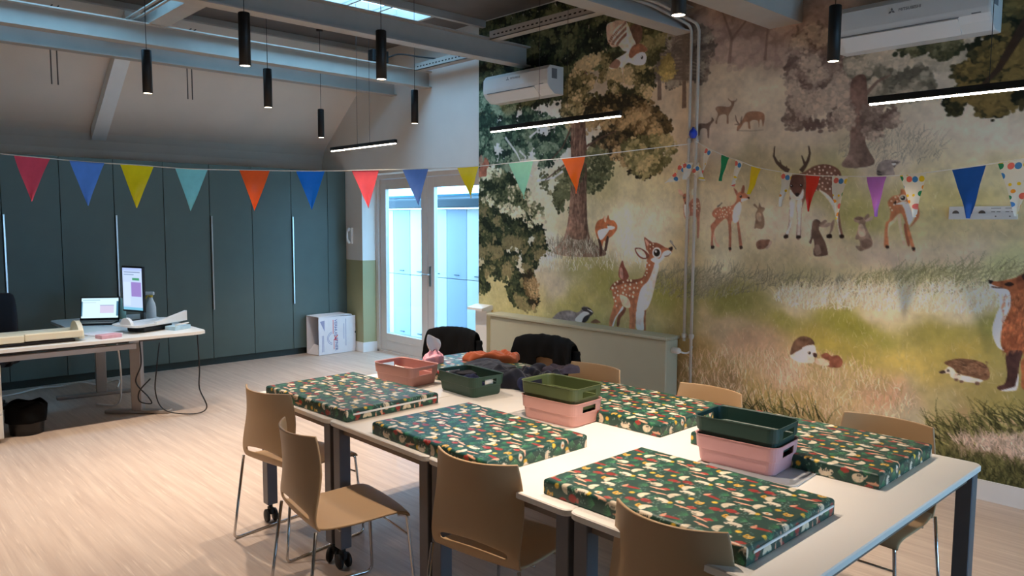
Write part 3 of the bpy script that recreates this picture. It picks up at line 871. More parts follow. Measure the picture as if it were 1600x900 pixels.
M.fill([(374.4, 393.4), (381.1, 389.7), (389.4, 391.1), (394.7, 382.8), (401.9, 379.2), (408.8, 380.7), (407.9, 385.2), (399.5, 388.3), (393.6, 393.6), (387.6, 398.6), (380.3, 397.2)], (226, 200, 176))
M.fill([(345.8, 378.2), (354.5, 377.3), (363.5, 380.4), (370.8, 385.7), (372.1, 388.4), (365.5, 392.9), (357.0, 392.0), (349.5, 386.8)], (110, 58, 40)); M.fill([(348.0, 379.5), (355.6, 378.9), (363.6, 383.9), (365.9, 390.6), (358.2, 390.1), (351.6, 385.6)], (214, 180, 158))
M.fill([(404.2, 376.1), (409.8, 373.6), (410.9, 377.3), (408.3, 380.0), (405.5, 378.1)], (44, 30, 26))
(ex, ey), = [(384.5, 383.1)]; M.dot(ex, ey, 7.6, (226, 196, 168)); eye([(384.5, 383.1)], 5.4)
M.stroke([(397.5, 387.7), (403.5, 386.7), (408.0, 383.4)], 1.4, 1.0, (80, 48, 36))
spots([(369.3, 377.2), (373.4, 371.9), (381.7, 370.4), (379.8, 376.9), (372.6, 382.2)], 8, 1.1, 3)
M.stroke([(406.3, 365.7), (410.1, 370.1), (416.6, 377.1)], 2.2, 1.2, (86, 80, 76)); M.fill([(405.9, 365.1), (410.0, 366.8), (411.3, 370.9), (408.1, 369.7)], (120, 112, 104))
# fox by the tree
A = (800, 225, 4.0)
M.fill([(271.2, 345.5), (275.8, 338.8), (285.7, 335.0), (288.1, 331.6), (291.9, 335.9), (295.5, 330.0), (298.7, 337.1), (306.6, 338.7), (312.8, 345.7), (311.4, 352.7), (304.0, 360.6), (298.0, 364.2), (293.9, 369.6), (292.9, 382.2), (289.8, 383.0), (290.5, 369.6), (287.1, 369.7), (284.8, 378.9), (284.0, 388.9), (280.6, 389.1), (278.1, 371.8), (273.1, 361.1), (270.4, 352.7)], (158, 84, 46), tex=0.25)
M.fill([(276.1, 353.9), (291.0, 350.1), (298.4, 351.2), (289.4, 362.0), (282.7, 367.4), (278.2, 364.6)], (222, 208, 190)); M.fill([(294.0, 346.5), (306.8, 347.1), (307.5, 350.4), (298.4, 351.7)], (232, 214, 196))
M.fill([(276.4, 366.6), (280.5, 367.5), (285.1, 378.8), (284.3, 389.4), (280.6, 389.5), (278.8, 376.6)], (62, 40, 32)); M.fill([(294.0, 361.5), (297.1, 364.3), (294.3, 378.6), (292.9, 383.4), (289.5, 383.5), (290.8, 371.5)], (62, 40, 32))
M.fill([(288.1, 331.6), (291.9, 335.9), (290.8, 341.1), (287.7, 338.3)], (196, 150, 120)); eye([(296.4, 344.9)], 1.0)
# middle fawn
A = (1050, 200, 4.5)
M.fill([(490.6, 335.4), (477.7, 344.7), (475.4, 352.1), (479.0, 365.1), (484.0, 370.5), (481.3, 372.5), (477.6, 368.5), (473.2, 352.2), (477.2, 342.8)], (176, 136, 110))
M.fill([(471.4, 328.4), (474.4, 323.7), (480.7, 320.7), (493.2, 319.9), (501.3, 318.1), (506.2, 312.8), (507.0, 304.7), (510.9, 301.5), (516.9, 302.2), (520.6, 305.0), (524.6, 308.6), (524.3, 310.7), (517.3, 312.8), (513.7, 314.1), (513.0, 322.8), (510.4, 335.4), (513.0, 349.8), (516.9, 371.1), (515.4, 373.7), (512.9, 372.7), (509.5, 349.9), (507.1, 339.0), (500.4, 339.0), (500.7, 353.6), (500.8, 375.2), (497.9, 375.3), (496.8, 353.7), (494.9, 339.1), (490.6, 335.4), (481.8, 342.8), (475.7, 350.6), (473.9, 365.2), (475.6, 373.0), (472.7, 374.6), (470.8, 370.9), (471.2, 354.1), (469.8, 344.7), (474.9, 339.1), (476.9, 335.4), (472.6, 332.1)], (160, 92, 64), c2=(140, 86, 64), tex=0.2)
M.fill([(503.5, 321.2), (511.3, 313.7), (514.0, 321.0), (511.9, 331.8), (509.4, 339.4), (504.1, 340.5), (501.4, 333.6)], (208, 192, 172), 0.95); M.fill([(514.4, 309.8), (524.1, 310.4), (517.7, 312.8), (513.3, 313.8)], (224, 204, 184))
M.fill([(501.8, 296.2), (505.3, 304.6), (506.6, 306.5), (507.6, 301.1)], (128, 78, 60)); M.fill([(512.5, 302.6), (514.6, 293.7), (517.4, 294.9), (516.9, 302.7)], (118, 66, 48))
eye([(512.5, 307.3)], 1.6); M.fill([(522.1, 308.0), (524.8, 308.6), (524.5, 310.7), (522.7, 310.4)], DARK)
spots([(474.6, 328.0), (482.8, 321.6), (495.3, 320.8), (503.5, 322.7), (495.6, 331.7), (483.3, 335.4)], 24, 0.9, 5)
for s in ("278,832 300,832 298,850 280,852", "402,842 418,842 420,860 404,860", "478,832 496,832 500,850 482,854"):
    M.fill(W(*A, s), (52, 36, 30))
M.stroke([(479.0, 319.9), (482.7, 317.9), (485.9, 314.8)], 2, 1, (80, 70, 62))
# fawn behind the pipe
M.fill([(427.0, 316.3), (434.8, 314.5), (441.4, 308.9), (450.2, 309.1), (453.6, 320.4), (452.7, 331.7), (452.2, 358.5), (449.4, 359.7), (448.5, 337.3), (445.4, 331.7), (441.0, 331.7), (435.9, 335.5), (436.2, 367.0), (432.8, 368.5), (431.5, 339.3), (428.1, 331.6)], (156, 100, 76))
M.fill([(427.7, 317.3), (434.5, 317.3), (436.6, 327.8), (434.6, 337.4), (429.7, 331.6)], (214, 196, 178)); M.fill([(425.1, 304.8), (427.7, 301.8), (432.7, 301.9), (435.9, 304.2), (435.1, 309.2), (432.6, 316.0), (429.2, 315.9), (426.6, 310.6)], (142, 84, 62))
M.fill([(417.9, 295.8), (423.0, 298.0), (426.4, 302.9), (423.2, 304.8), (419.5, 301.8)], (176, 138, 118)); M.fill([(438.8, 297.5), (443.2, 294.6), (444.2, 300.5), (440.1, 304.3)], (196, 164, 144))
eye([(427.4, 307.1)], 1.2); eye([(433.7, 307.2)], 1.2); M.fill([(429.4, 312.9), (432.5, 312.9), (431.7, 316.0), (429.9, 316.0)], DARK)
spots([(439.4, 316.5), (450.3, 312.8), (452.1, 326.0), (442.0, 327.9)], 10, 0.9, 6)
# standing rabbit, small hedgehog
RB = (118, 92, 70)
M.fill([(530.3, 318.5), (532.2, 316.7), (535.2, 319.4), (537.2, 321.6), (538.5, 315.6), (541.0, 320.4), (545.9, 322.2), (545.0, 325.7), (543.2, 328.3), (545.8, 335.3), (546.1, 344.1), (542.4, 348.4), (536.2, 347.1), (532.7, 347.5), (533.9, 337.1), (533.6, 330.0), (536.3, 323.8), (534.9, 322.1)], RB, tex=0.3); M.fill([(535.5, 329.1), (540.3, 328.3), (542.0, 337.1), (538.8, 338.9), (535.8, 335.4)], (156, 132, 106), 0.8)
M.fill([(535.9, 365.9), (540.6, 361.9), (548.3, 361.4), (554.4, 361.6), (552.7, 368.7), (546.8, 372.7), (538.1, 373.0)], (104, 70, 54), tex=0.35); M.fill([(554.0, 363.4), (557.4, 363.3), (554.7, 369.5), (551.0, 372.6), (548.6, 371.6), (552.0, 368.4)], (150, 124, 104))
# stag
A = (1200, 220, 4.5)
M.fill([(633.7, 336.9), (632.8, 346.7), (630.0, 352.5), (631.5, 357.3), (625.8, 357.4), (629.2, 350.1), (630.2, 340.2)], (128, 100, 84))
M.fill([(595.1, 280.1), (607.4, 273.6), (620.9, 272.3), (632.8, 276.5), (639.1, 283.6), (639.6, 294.6), (636.5, 310.7), (638.4, 323.8), (641.5, 341.8), (645.1, 356.7), (641.1, 356.8), (638.0, 341.8), (634.9, 327.1), (629.5, 317.2), (620.6, 305.8), (613.7, 302.4), (603.5, 306.8), (597.2, 313.4), (594.0, 323.4), (593.5, 337.0), (593.6, 357.7), (588.7, 358.7), (588.9, 337.0), (587.5, 323.4), (588.9, 314.9), (584.4, 313.1), (582.4, 326.8), (581.2, 343.9), (577.4, 358.0), (572.7, 358.4), (578.3, 342.2), (578.4, 326.7), (577.9, 314.8), (578.4, 299.4), (576.3, 290.8), (578.7, 284.1), (588.5, 282.0)], (98, 62, 48), c2=(130, 92, 74), tex=0.22)
M.fill([(578.6, 312.7), (585.4, 312.8), (584.2, 326.8), (581.4, 343.9), (578.0, 354.9), (574.7, 352.9), (579.0, 342.2), (578.6, 326.7)], (196, 178, 160)); M.fill([(587.7, 314.9), (593.6, 313.0), (593.2, 337.0), (593.0, 356.0), (589.5, 356.1), (589.2, 337.0)], (190, 172, 156))
M.fill([(614.0, 301.7), (624.1, 306.9), (633.2, 317.2), (637.4, 330.3), (638.9, 343.4), (642.0, 354.0), (640.4, 354.5), (636.3, 336.9), (631.8, 323.8), (624.3, 312.5)], (196, 176, 158))
M.fill([(578.2, 284.9), (592.1, 283.5), (595.6, 293.2), (592.5, 301.5), (590.6, 307.5), (586.9, 308.8), (583.6, 306.7), (579.9, 299.8), (577.3, 294.3)], (84, 52, 42)); M.fill([(578.5, 300.3), (583.7, 306.3), (587.4, 308.6), (591.2, 306.2), (594.9, 299.9), (594.3, 311.6), (581.6, 312.4), (578.4, 307.9)], (200, 184, 168))
M.fill([(584.8, 305.0), (590.1, 305.1), (589.5, 308.2), (586.7, 308.8)], (30, 22, 20)); eye([(580.1, 296.0)], 1.6); eye([(592.2, 296.1)], 1.6)
for s, a_, b_ in (("150,218 100,186 65,152 44,110 51,42", 6, 1.5), ("95,182 88,138", 3, 1), ("132,214 134,178", 3, 1), ("235,218 262,182 286,140 298,90 289,38", 6, 1.5), ("264,172 240,106", 3.4, 1.2)):
    M.stroke(W(*A, s), a_, b_, (66, 50, 40))
spots([(597.2, 280.7), (609.2, 275.4), (621.0, 274.3), (632.0, 278.1), (637.2, 284.8), (637.6, 294.5), (632.4, 307.4), (620.5, 302.2), (603.4, 303.4), (597.8, 293.2)], 70, 1.1, 7, (206, 176, 156))
for s in ("116,668 142,662 144,686 116,686", "204,670 232,670 232,688 204,690", "508,664 534,664 538,684 510,686", "418,664 448,660 452,686 418,686"):
    M.fill(W(*A, s), (40, 28, 24))
# rabbits
M.fill([(608.0, 339.0), (611.7, 336.1), (616.2, 337.8), (618.2, 341.9), (615.5, 346.9), (618.7, 353.6), (624.2, 363.4), (627.2, 373.3), (626.4, 378.0), (612.6, 379.5), (610.1, 373.9), (611.2, 367.1), (609.1, 358.8), (607.0, 365.0), (604.6, 363.2), (606.5, 357.1), (606.9, 347.0)], (96, 72, 58), c2=(76, 56, 46), tex=0.3)
M.fill([(615.9, 342.3), (621.9, 336.9), (624.9, 338.6), (619.2, 343.9)], (122, 98, 82)); M.fill([(616.8, 343.9), (627.1, 339.9), (630.2, 341.8), (625.7, 345.2), (618.9, 345.2)], (146, 120, 102)); M.fill([(611.2, 367.9), (616.3, 366.1), (619.8, 375.2), (613.4, 378.0)], (128, 104, 86), 0.7)
M.fill([(656.1, 335.5), (661.1, 332.5), (667.8, 334.4), (669.5, 338.4), (669.4, 343.2), (674.1, 352.7), (677.7, 360.5), (677.0, 366.6), (670.6, 370.0), (664.4, 371.8), (659.4, 366.8), (664.1, 365.7), (663.1, 359.3), (658.7, 358.7), (659.6, 352.9), (661.6, 344.8), (661.4, 340.3), (657.2, 338.8)], (132, 104, 84), tex=0.3); M.fill([(661.6, 343.2), (665.9, 341.6), (669.9, 352.7), (665.3, 356.0), (662.0, 352.9)], (176, 150, 126), 0.8)
M.fill([(667.5, 334.4), (671.0, 330.1), (673.3, 332.0), (670.3, 337.1)], (112, 88, 72)); M.fill([(669.2, 336.8), (676.1, 332.5), (676.6, 336.1), (670.8, 338.7)], (160, 134, 116)); M.fill([(656.4, 335.2), (661.9, 333.0), (666.3, 335.2), (661.3, 337.1)], (88, 66, 54), 0.8)
M.fill([(665.5, 361.1), (671.6, 357.5), (676.8, 360.9), (676.4, 366.1), (670.6, 369.0), (666.4, 366.4)], (104, 80, 66), 0.8)
# curled fawn
M.fill([(703.2, 333.6), (706.2, 331.8), (708.6, 349.0), (713.2, 363.1), (711.0, 365.0), (707.0, 352.1)], (190, 150, 120)); M.fill([(709.9, 342.8), (714.0, 342.8), (717.4, 362.4), (714.7, 363.4)], (140, 76, 48))
M.fill([(719.2, 319.6), (723.9, 322.7), (725.3, 332.1), (721.9, 338.5), (716.1, 344.6), (721.1, 333.6)], (166, 96, 62))
M.fill([(707.7, 319.5), (714.9, 318.0), (720.5, 324.5), (721.5, 331.3), (716.0, 341.6), (713.5, 338.2)], (220, 198, 174))
M.fill([(693.0, 315.2), (697.0, 311.0), (704.2, 309.0), (705.4, 303.3), (708.7, 304.5), (712.6, 309.9), (715.2, 315.3), (712.0, 318.6), (704.7, 318.5), (709.7, 324.7), (714.0, 339.7), (716.8, 348.9), (722.7, 368.4), (720.2, 368.9), (715.2, 355.4), (712.4, 343.1), (707.5, 330.5), (703.8, 330.2), (698.5, 336.7), (694.2, 341.4), (693.9, 352.3), (695.5, 366.7), (692.8, 367.7), (690.4, 363.4), (690.9, 341.4), (694.4, 336.7), (695.5, 327.4), (692.6, 319.6)], (168, 98, 60), tex=0.2)
M.fill([(698.9, 320.4), (706.1, 317.0), (712.6, 316.8), (707.7, 319.8), (701.1, 320.0)], (226, 198, 168)); M.fill([(694.2, 341.4), (698.5, 336.7), (703.8, 330.5), (701.2, 338.3), (695.5, 344.5), (693.9, 355.5)], (200, 164, 132), 0.8)
(ex, ey), = [(707.8, 313.0)]; M.dot(ex, ey, 3.6, (224, 190, 160)); eye([(707.8, 313.0)], 2.4)
M.fill([(698.2, 318.1), (700.9, 315.8), (700.6, 319.7), (699.2, 320.9)], DARK); spots([(694.2, 316.5), (700.0, 312.0), (704.4, 311.3), (703.2, 318.2), (697.7, 327.4), (695.9, 327.4)], 14, 0.9, 8)
M.fill([(719.5, 366.0), (722.3, 365.9), (723.0, 369.0), (720.2, 369.4)], (48, 32, 26)); M.fill([(692.0, 364.9), (695.3, 364.8), (695.7, 367.6), (693.0, 368.0)], (48, 32, 26))
# raccoon
M.fill([(678.7, 281.0), (681.0, 274.4), (686.1, 271.3), (693.6, 271.4), (701.8, 272.7), (703.2, 274.5), (699.2, 277.5), (696.4, 281.0), (697.7, 287.9), (688.4, 288.7), (679.9, 287.6)], (122, 108, 100), tex=0.3)
for s in ("772,210 800,222 796,232 772,224", "774,232 806,240 800,250 776,246", "870,155 905,150 925,155 900,165", "884,180 900,172 896,190"):
    M.fill(W(*A, s), (60, 52, 48), 0.85)
M.fill([(694.1, 275.4), (699.0, 275.3), (696.9, 277.7)], (206, 196, 186), 0.8)
# large fox at the right
A = (1440, 400, 3.75)
M.fill([(827.9, 472.1), (849.8, 462.5), (869.0, 466.5), (878.3, 491.3), (876.0, 498.2), (832.5, 504.9), (827.4, 489.3)], (150, 80, 44), tex=0.25)
M.fill([(794.4, 398.1), (800.4, 398.1), (809.2, 396.0), (817.8, 392.9), (823.4, 389.2), (824.7, 382.8), (830.0, 380.9), (834.7, 389.0), (840.9, 401.9), (847.7, 424.5), (853.9, 462.0), (842.5, 480.3), (829.4, 474.0), (826.1, 465.9), (813.1, 469.3), (808.2, 460.9), (807.4, 445.4), (811.2, 433.0), (813.9, 422.5), (811.4, 409.0), (805.2, 404.6), (797.7, 404.1)], (164, 86, 46), c2=(132, 64, 36), tex=0.3)
M.fill([(817.8, 392.9), (823.3, 388.9), (826.1, 386.9), (825.7, 401.2), (819.9, 405.0)], (110, 54, 32), 0.6); M.fill([(822.0, 391.3), (826.1, 387.8), (829.3, 394.3), (825.2, 396.2)], (46, 30, 26), 0.9)
M.fill([(794.4, 398.4), (797.0, 401.4), (805.2, 404.3), (812.2, 407.2), (814.4, 421.1), (811.4, 431.3), (807.7, 445.4), (807.7, 461.0), (811.1, 467.0), (805.4, 464.2), (801.0, 454.8), (799.7, 444.5), (802.2, 432.1), (805.4, 421.5), (803.8, 411.3), (799.4, 406.8), (795.3, 404.3)], (222, 212, 208), c2=(196, 186, 186), shade=-0.08)
M.fill([(813.1, 469.3), (826.4, 465.5), (825.0, 479.4), (823.9, 496.7), (821.8, 504.3), (812.2, 507.8), (807.2, 506.4), (808.1, 503.6), (813.3, 500.2), (815.0, 489.5)], (66, 40, 36), tex=0.3); M.fill([(810.4, 508.0), (821.5, 502.3), (822.9, 497.8), (825.0, 488.0), (824.4, 503.6), (819.6, 506.8)], (208, 196, 192), 0.9)
M.fill([(793.9, 396.9), (798.0, 397.9), (795.8, 401.1), (794.2, 399.8)], (28, 20, 20)); M.fill([(807.7, 400.4), (812.3, 397.8), (816.0, 400.2), (811.8, 402.5)], (46, 28, 22)); M.stroke([(796.5, 403.5), (802.3, 404.5), (806.7, 403.8)], 1.6, 1, (70, 40, 30))
g = np.random.default_rng(5)
for k in range(260):
    x, y = g.uniform(480, 640), g.uniform(220, 560)
    M.stroke(W(*A, "%.0f,%.0f %.0f,%.0f" % (x, y, x - g.uniform(4, 14), y + g.uniform(12, 34))), 1.4, 0.6, (196, 112, 62) if k % 2 else (104, 52, 32), 0.45)
# hedgehogs
M.fill([(752.5, 497.5), (758.3, 494.4), (762.2, 490.2), (766.7, 492.3), (770.1, 496.3), (784.2, 498.4), (794.4, 499.7), (789.2, 503.5), (776.6, 503.9), (765.2, 501.7), (762.6, 497.8), (756.9, 498.6)], (196, 176, 156))
M.fill([(757.3, 487.2), (764.3, 482.6), (773.8, 480.2), (786.4, 480.3), (795.8, 483.6), (799.9, 491.8), (799.2, 497.5), (795.1, 499.6), (784.2, 498.1), (771.4, 496.4), (766.3, 491.8)], (102, 68, 46), tex=0.4)
for k in range(120):
    x, y = g.uniform(190, 390), g.uniform(618, 700)
    M.stroke(W(*A, "%.0f,%.0f %.0f,%.0f" % (x, y, x + g.uniform(8, 18), y + g.uniform(-2, 6))), 1.0, 0.6, (146, 106, 76) if k % 2 else (66, 42, 30), 0.6)
M.fill([(752.5, 497.5), (757.0, 495.0), (759.3, 497.2), (755.3, 498.9)], (60, 42, 36)); eye([(761.3, 494.7)], 1.3)
for s in ("196,722 216,722 214,736 198,734", "226,732 248,734 246,746 228,744", "318,742 340,742 342,758 320,758"):
    M.fill(W(*A, s), (96, 68, 54))
A = (1200, 430, 4.0)
M.fill([(586.9, 501.0), (600.7, 491.4), (607.6, 498.3), (616.4, 501.3), (614.7, 507.4), (598.4, 508.7), (588.1, 505.2)], (206, 184, 162))
M.fill([(586.4, 500.7), (589.0, 486.9), (595.2, 479.1), (603.1, 476.3), (612.4, 478.3), (616.2, 484.8), (608.0, 486.9), (601.2, 491.7), (593.9, 496.5)], (92, 64, 46), tex=0.4)
M.fill([(600.8, 491.7), (607.6, 487.0), (615.8, 485.6), (618.0, 491.1), (619.5, 499.0), (614.1, 500.7), (607.0, 498.3)], (214, 194, 174)); M.fill([(614.6, 495.4), (619.3, 495.2), (619.5, 499.8), (616.0, 499.8)], (60, 38, 32)); eye([(610.3, 495.6)], 1.8)
M.fill([(624.6, 496.4), (631.2, 492.8), (637.1, 495.9), (644.5, 494.1), (650.4, 500.1), (648.1, 507.4), (639.5, 509.2), (632.6, 508.3), (634.7, 502.3), (627.7, 499.8)], (122, 66, 46), tex=0.3); M.fill([(618.1, 502.7), (626.7, 500.3), (634.0, 503.9), (633.4, 507.8), (620.3, 508.1)], (196, 164, 136))
# badger
A = (800, 430, 4.0)
M.fill([(183.1, 496.2), (185.6, 492.6), (198.8, 483.1), (219.5, 479.2), (236.4, 480.9), (246.2, 474.6), (248.1, 470.7), (259.9, 471.1), (269.0, 478.2), (263.3, 483.7), (250.4, 488.9), (246.6, 498.7), (188.5, 502.1)], (112, 102, 102), tex=0.3)
M.fill([(231.9, 492.7), (246.3, 480.0), (260.0, 476.1), (264.8, 478.3), (250.4, 486.9), (243.9, 496.5)], (220, 212, 206)); M.fill([(245.5, 472.6), (259.9, 471.6), (269.0, 477.7), (263.3, 483.7), (260.0, 479.0), (248.9, 477.1)], (54, 48, 48)); M.fill([(256.0, 473.5), (265.8, 475.8), (267.4, 478.1), (259.3, 475.1)], (216, 208, 200)); M.fill([(251.3, 486.3), (263.3, 482.2), (256.4, 492.7), (246.6, 496.2)], (44, 40, 42))
M.fill([(264.8, 494.4), (269.2, 489.5), (275.6, 487.9), (283.9, 492.4)], (112, 76, 52))
# distant deer
A = (860, 20, 4.092)
DD = (118, 88, 68)
M.fill([(472.0, 193.9), (474.7, 191.0), (481.6, 191.3), (490.7, 193.1), (495.1, 190.8), (494.5, 186.8), (499.0, 186.9), (498.3, 193.1), (493.6, 200.5), (491.5, 204.2), (491.8, 213.7), (489.1, 213.4), (488.3, 203.1), (479.7, 202.3), (475.7, 206.7), (475.0, 213.0), (472.6, 210.8), (475.9, 200.7)], DD); M.stroke([(495.9, 187.4), (491.5, 184.5), (490.3, 182.4)], 1.6, 0.8, DD); M.stroke([(497.7, 187.6), (501.6, 186.8), (502.9, 184.2)], 1.6, 0.8, DD)
M.fill([(511.9, 210.4), (517.5, 202.8), (530.3, 202.6), (539.9, 206.0), (541.6, 212.8), (539.9, 222.5), (537.9, 214.3), (535.4, 214.1), (534.4, 223.2), (532.4, 214.2), (522.6, 214.1), (522.9, 223.0), (519.9, 222.0), (518.8, 214.9), (513.6, 215.2), (508.6, 221.8), (504.2, 224.6), (504.9, 218.2)], (128, 88, 64)); M.stroke([(507.5, 217.8), (502.9, 211.1), (501.3, 204.7)], 2, 1, (100, 76, 60)); M.stroke([(509.7, 216.8), (509.5, 211.7), (510.7, 206.8)], 2, 1, (100, 76, 60)); M.stroke([(505.7, 216.5), (500.4, 216.0)], 1.6, 1, (100, 76, 60))
M.fill([(446.7, 211.1), (459.0, 211.2), (466.0, 208.2), (466.8, 203.8), (470.2, 208.1), (464.4, 215.7), (463.6, 229.3), (461.5, 229.2), (459.7, 218.5), (451.2, 217.8), (449.3, 225.4), (447.3, 225.2)], (94, 72, 60))
M.stroke([(505.1, 224.2), (524.8, 226.2), (540.8, 226.0)], 1.5, 1, (118, 98, 80), 0.6)
# owl
M.fill([(326.7, 70.2), (332.6, 63.5), (343.1, 62.3), (351.5, 71.3), (350.4, 85.0), (340.5, 93.0), (333.6, 80.0)], (96, 66, 50), tex=0.3)
M.fill([(287.3, 54.4), (297.7, 51.9), (309.3, 51.8), (322.4, 56.0), (330.0, 68.6), (335.3, 80.3), (340.5, 90.9), (328.7, 97.9), (318.2, 95.8), (310.1, 88.2), (298.5, 87.9), (290.1, 79.4), (286.9, 67.7)], (196, 176, 154), tex=0.2)
M.fill([(286.9, 67.7), (287.9, 55.0), (309.3, 51.8), (322.4, 56.0), (306.6, 60.1), (298.1, 69.6), (301.3, 83.4), (310.1, 88.2), (298.5, 87.9), (290.1, 79.4)], (150, 104, 76), 0.45, tex=0.3)
for k in range(15):
    t = k / 14
    ax, ay = 366 + 118 * t, 196 - 140 * t ** 0.8
    for q in (0.0, 0.22, 0.44):
        M.stroke(W(*A, "%.0f,%.0f %.0f,%.0f" % (ax + (490 - ax) * q, ay + (220 - ay) * q, ax + (490 - ax) * (q + 0.13), ay + (220 - ay) * (q + 0.13))), 2.4, 1.6, (110, 66, 46), 0.8)
M.fill([(321.7, 100.3), (330.0, 94.6), (343.8, 91.2), (355.3, 95.2), (361.4, 101.7), (355.6, 105.5), (359.8, 112.5), (355.9, 120.5), (341.7, 119.8), (327.7, 114.3), (319.9, 119.7), (317.9, 130.0), (313.6, 118.9), (299.2, 119.1), (292.6, 114.6), (304.7, 106.1)], (200, 180, 160), tex=0.2)
M.fill([(335.0, 92.4), (349.2, 91.2), (361.4, 100.8), (355.5, 104.2), (344.1, 103.7), (333.1, 108.6), (328.5, 103.1)], (128, 78, 52), tex=0.3); M.fill([(292.6, 114.6), (304.7, 106.1), (313.5, 111.8), (307.9, 118.9)], (112, 70, 50), 0.8)
M.fill([(344.9, 104.7), (355.0, 103.9), (359.7, 110.4), (357.0, 118.5), (350.0, 121.0), (344.3, 114.5)], (232, 220, 206)); eye([(351.9, 110.5)], 2.2); M.stroke([(318.2, 119.1), (319.1, 134.6), (321.7, 148.1)], 2, 1, (170, 140, 116), 0.6)
# squirrel on the left trunk
A = (740, 200, 6.154)
M.fill([(-0.2, 262.2), (2.0, 249.7), (13.1, 237.6), (16.4, 229.9), (25.2, 234.7), (27.9, 243.8), (21.9, 250.6), (20.9, 262.0), (11.0, 262.7)], (138, 76, 54), tex=0.3); M.fill([(1.4, 231.6), (8.1, 224.8), (10.9, 237.5), (5.4, 246.2)], (160, 108, 88), 0.7)

# ----- printed sheet as a fine grid, colours stored per vertex (the print is flat)
def srgb_to_lin(a):
    return np.where(a <= 0.04045, a / 12.92, ((a + 0.055) / 1.055) ** 2.4)
zrow = MZ1 - np.arange(MH) * MS
M.a = M.a * 0.8 + M.a.mean(2, keepdims=True) * 0.2
art = srgb_to_lin(np.clip(M.a, 0, 1)) * MURAL_GAIN
cols_keep = np.concatenate([np.arange(0, 880), np.arange(884, MW, 5)])
art = np.clip(art[:, cols_keep], 0, 0.92).astype(np.float32)
def print_grid(name, Xg, Yg, Zg, colr, m, flip=False):
    h, w_ = Xg.shape
    me = bpy.data.meshes.new(name)
    co = np.stack([Xg, Yg, Zg], -1).reshape(-1, 3).astype(np.float32)
    me.vertices.add(h * w_)
    me.vertices.foreach_set('co', co.ravel())
    ii, jj = np.meshgrid(np.arange(h - 1), np.arange(w_ - 1), indexing='ij')
    a0 = (ii * w_ + jj).ravel()
    q = np.stack([a0, a0 + w_, a0 + w_ + 1, a0 + 1], 1)
    if flip:
        q = q[:, ::-1]
    nf = len(q)
    me.loops.add(nf * 4)
    me.loops.foreach_set('vertex_index', q.ravel().astype(np.int32))
    me.polygons.add(nf)
    me.polygons.foreach_set('loop_start', np.arange(0, nf * 4, 4, dtype=np.int32))
    me.polygons.foreach_set('use_smooth', np.ones(nf, bool))
    me.update(calc_edges=True)
    at = me.color_attributes.new('print', 'FLOAT_COLOR', 'POINT')
    rgba = np.ones((h * w_, 4), np.float32)
    rgba[:, :3] = colr.reshape(-1, 3)
    at.data.foreach_set('color', rgba.ravel())
    me.materials.append(m)
    return me
m_print = attr_mat('printed_wallpaper', 0.75, 0.25)
ycol = MY0 - cols_keep * MS
Yg, Zg = np.meshgrid(ycol, zrow)
me = print_grid('wallpaper_mural', np.full_like(Yg, XW - 0.002), Yg, Zg, art, m_print, flip=False)
tag(link('wallpaper_mural', me), 'wall-filling woodland wallpaper mural with deer, foxes, rabbits and an owl', 'mural')

# ---------------------------------------------------------------- fittings on walls and ceiling
m_black = MATS['black_plastic']
m_matte = mat('matte_black_metal', (9, 9, 10), 0.55, var=0.05)
m_plast = mat('white_plastic', (232, 230, 226), 0.35, var=0.015)
m_grey = mat('grey_print', (120, 120, 122), 0.6)

# tall cabinets: two doors each, long bar handle between them
m_cab = mat('grey_green_laminate', (84, 98, 92), 0.45, var=0.04, scale=5, spec=0.45)
m_cabd = mat('dark_green_plinth', (52, 66, 64), 0.6)
m_alu = mat('aluminium_bar', (200, 204, 206), 0.3, 1.0, var=0.03)
YF = 8.83
CW = 1.0133
def cabinet(x0, label):
    r = empty('tall_cabinet', (x0, YF, 0), 0, label, 'cabinet', 'grey green cabinets along the back wall')
    MB().box(0.002, CW - 0.002, 0.021, 0.60, 0.08, 2.335).build('body', m_cabd, r)
    MB().box(0.0, CW, 0.05, 0.58, 0.0, 0.08).build('plinth', m_cabd, r)
    for k in range(2):
        xa = k * CW / 2
        d = MB().box(xa + 0.003, xa + CW / 2 - 0.003, 0.0, 0.02, 0.085, 2.335, 0.0015, 1).build('door', m_cab, r)
        if k == 1:
            MB().box(xa + 0.004, xa + 0.022, -0.022, 0.0, 0.655, 1.745, 0.003, 1).build('handle', m_alu, d)
    return r
LB = ['grey green tall cabinet far left behind the office desk', 'grey green tall cabinet directly behind the laptop', 'grey green tall cabinet behind the spray bottle and monitor', 'grey green tall cabinet right of the desk end', 'grey green tall cabinet beside the cardboard box']
for k in range(5):
    cabinet(4.99 - CW * (5 - k), LB[k])
f = tag(MB().box(4.992, 5.255, YF, YF + 0.6, 0.0, 2.335).build('cabinet_filler', m_cab), 'narrow grey green filler panel between cabinets and olive wall', 'panel')

# intercom handset
ic = empty('intercom_handset', (XW, 8.70, 1.40), 0, 'white wall intercom handset beside the cabinet end', 'intercom')
MB().box(-0.03, 0.0, -0.045, 0.06, 0.0, 0.21, 0.008).build('wall_unit', m_plast, ic)
MB().tube(bez([(-0.045, -0.02, 0.20), (-0.075, -0.02, 0.15), (-0.075, -0.02, 0.06), (-0.045, -0.02, 0.01)]), [0.019] * 9 + [0.013] * 18 + [0.019] * 10, 10).build('handset', m_plast, ic)

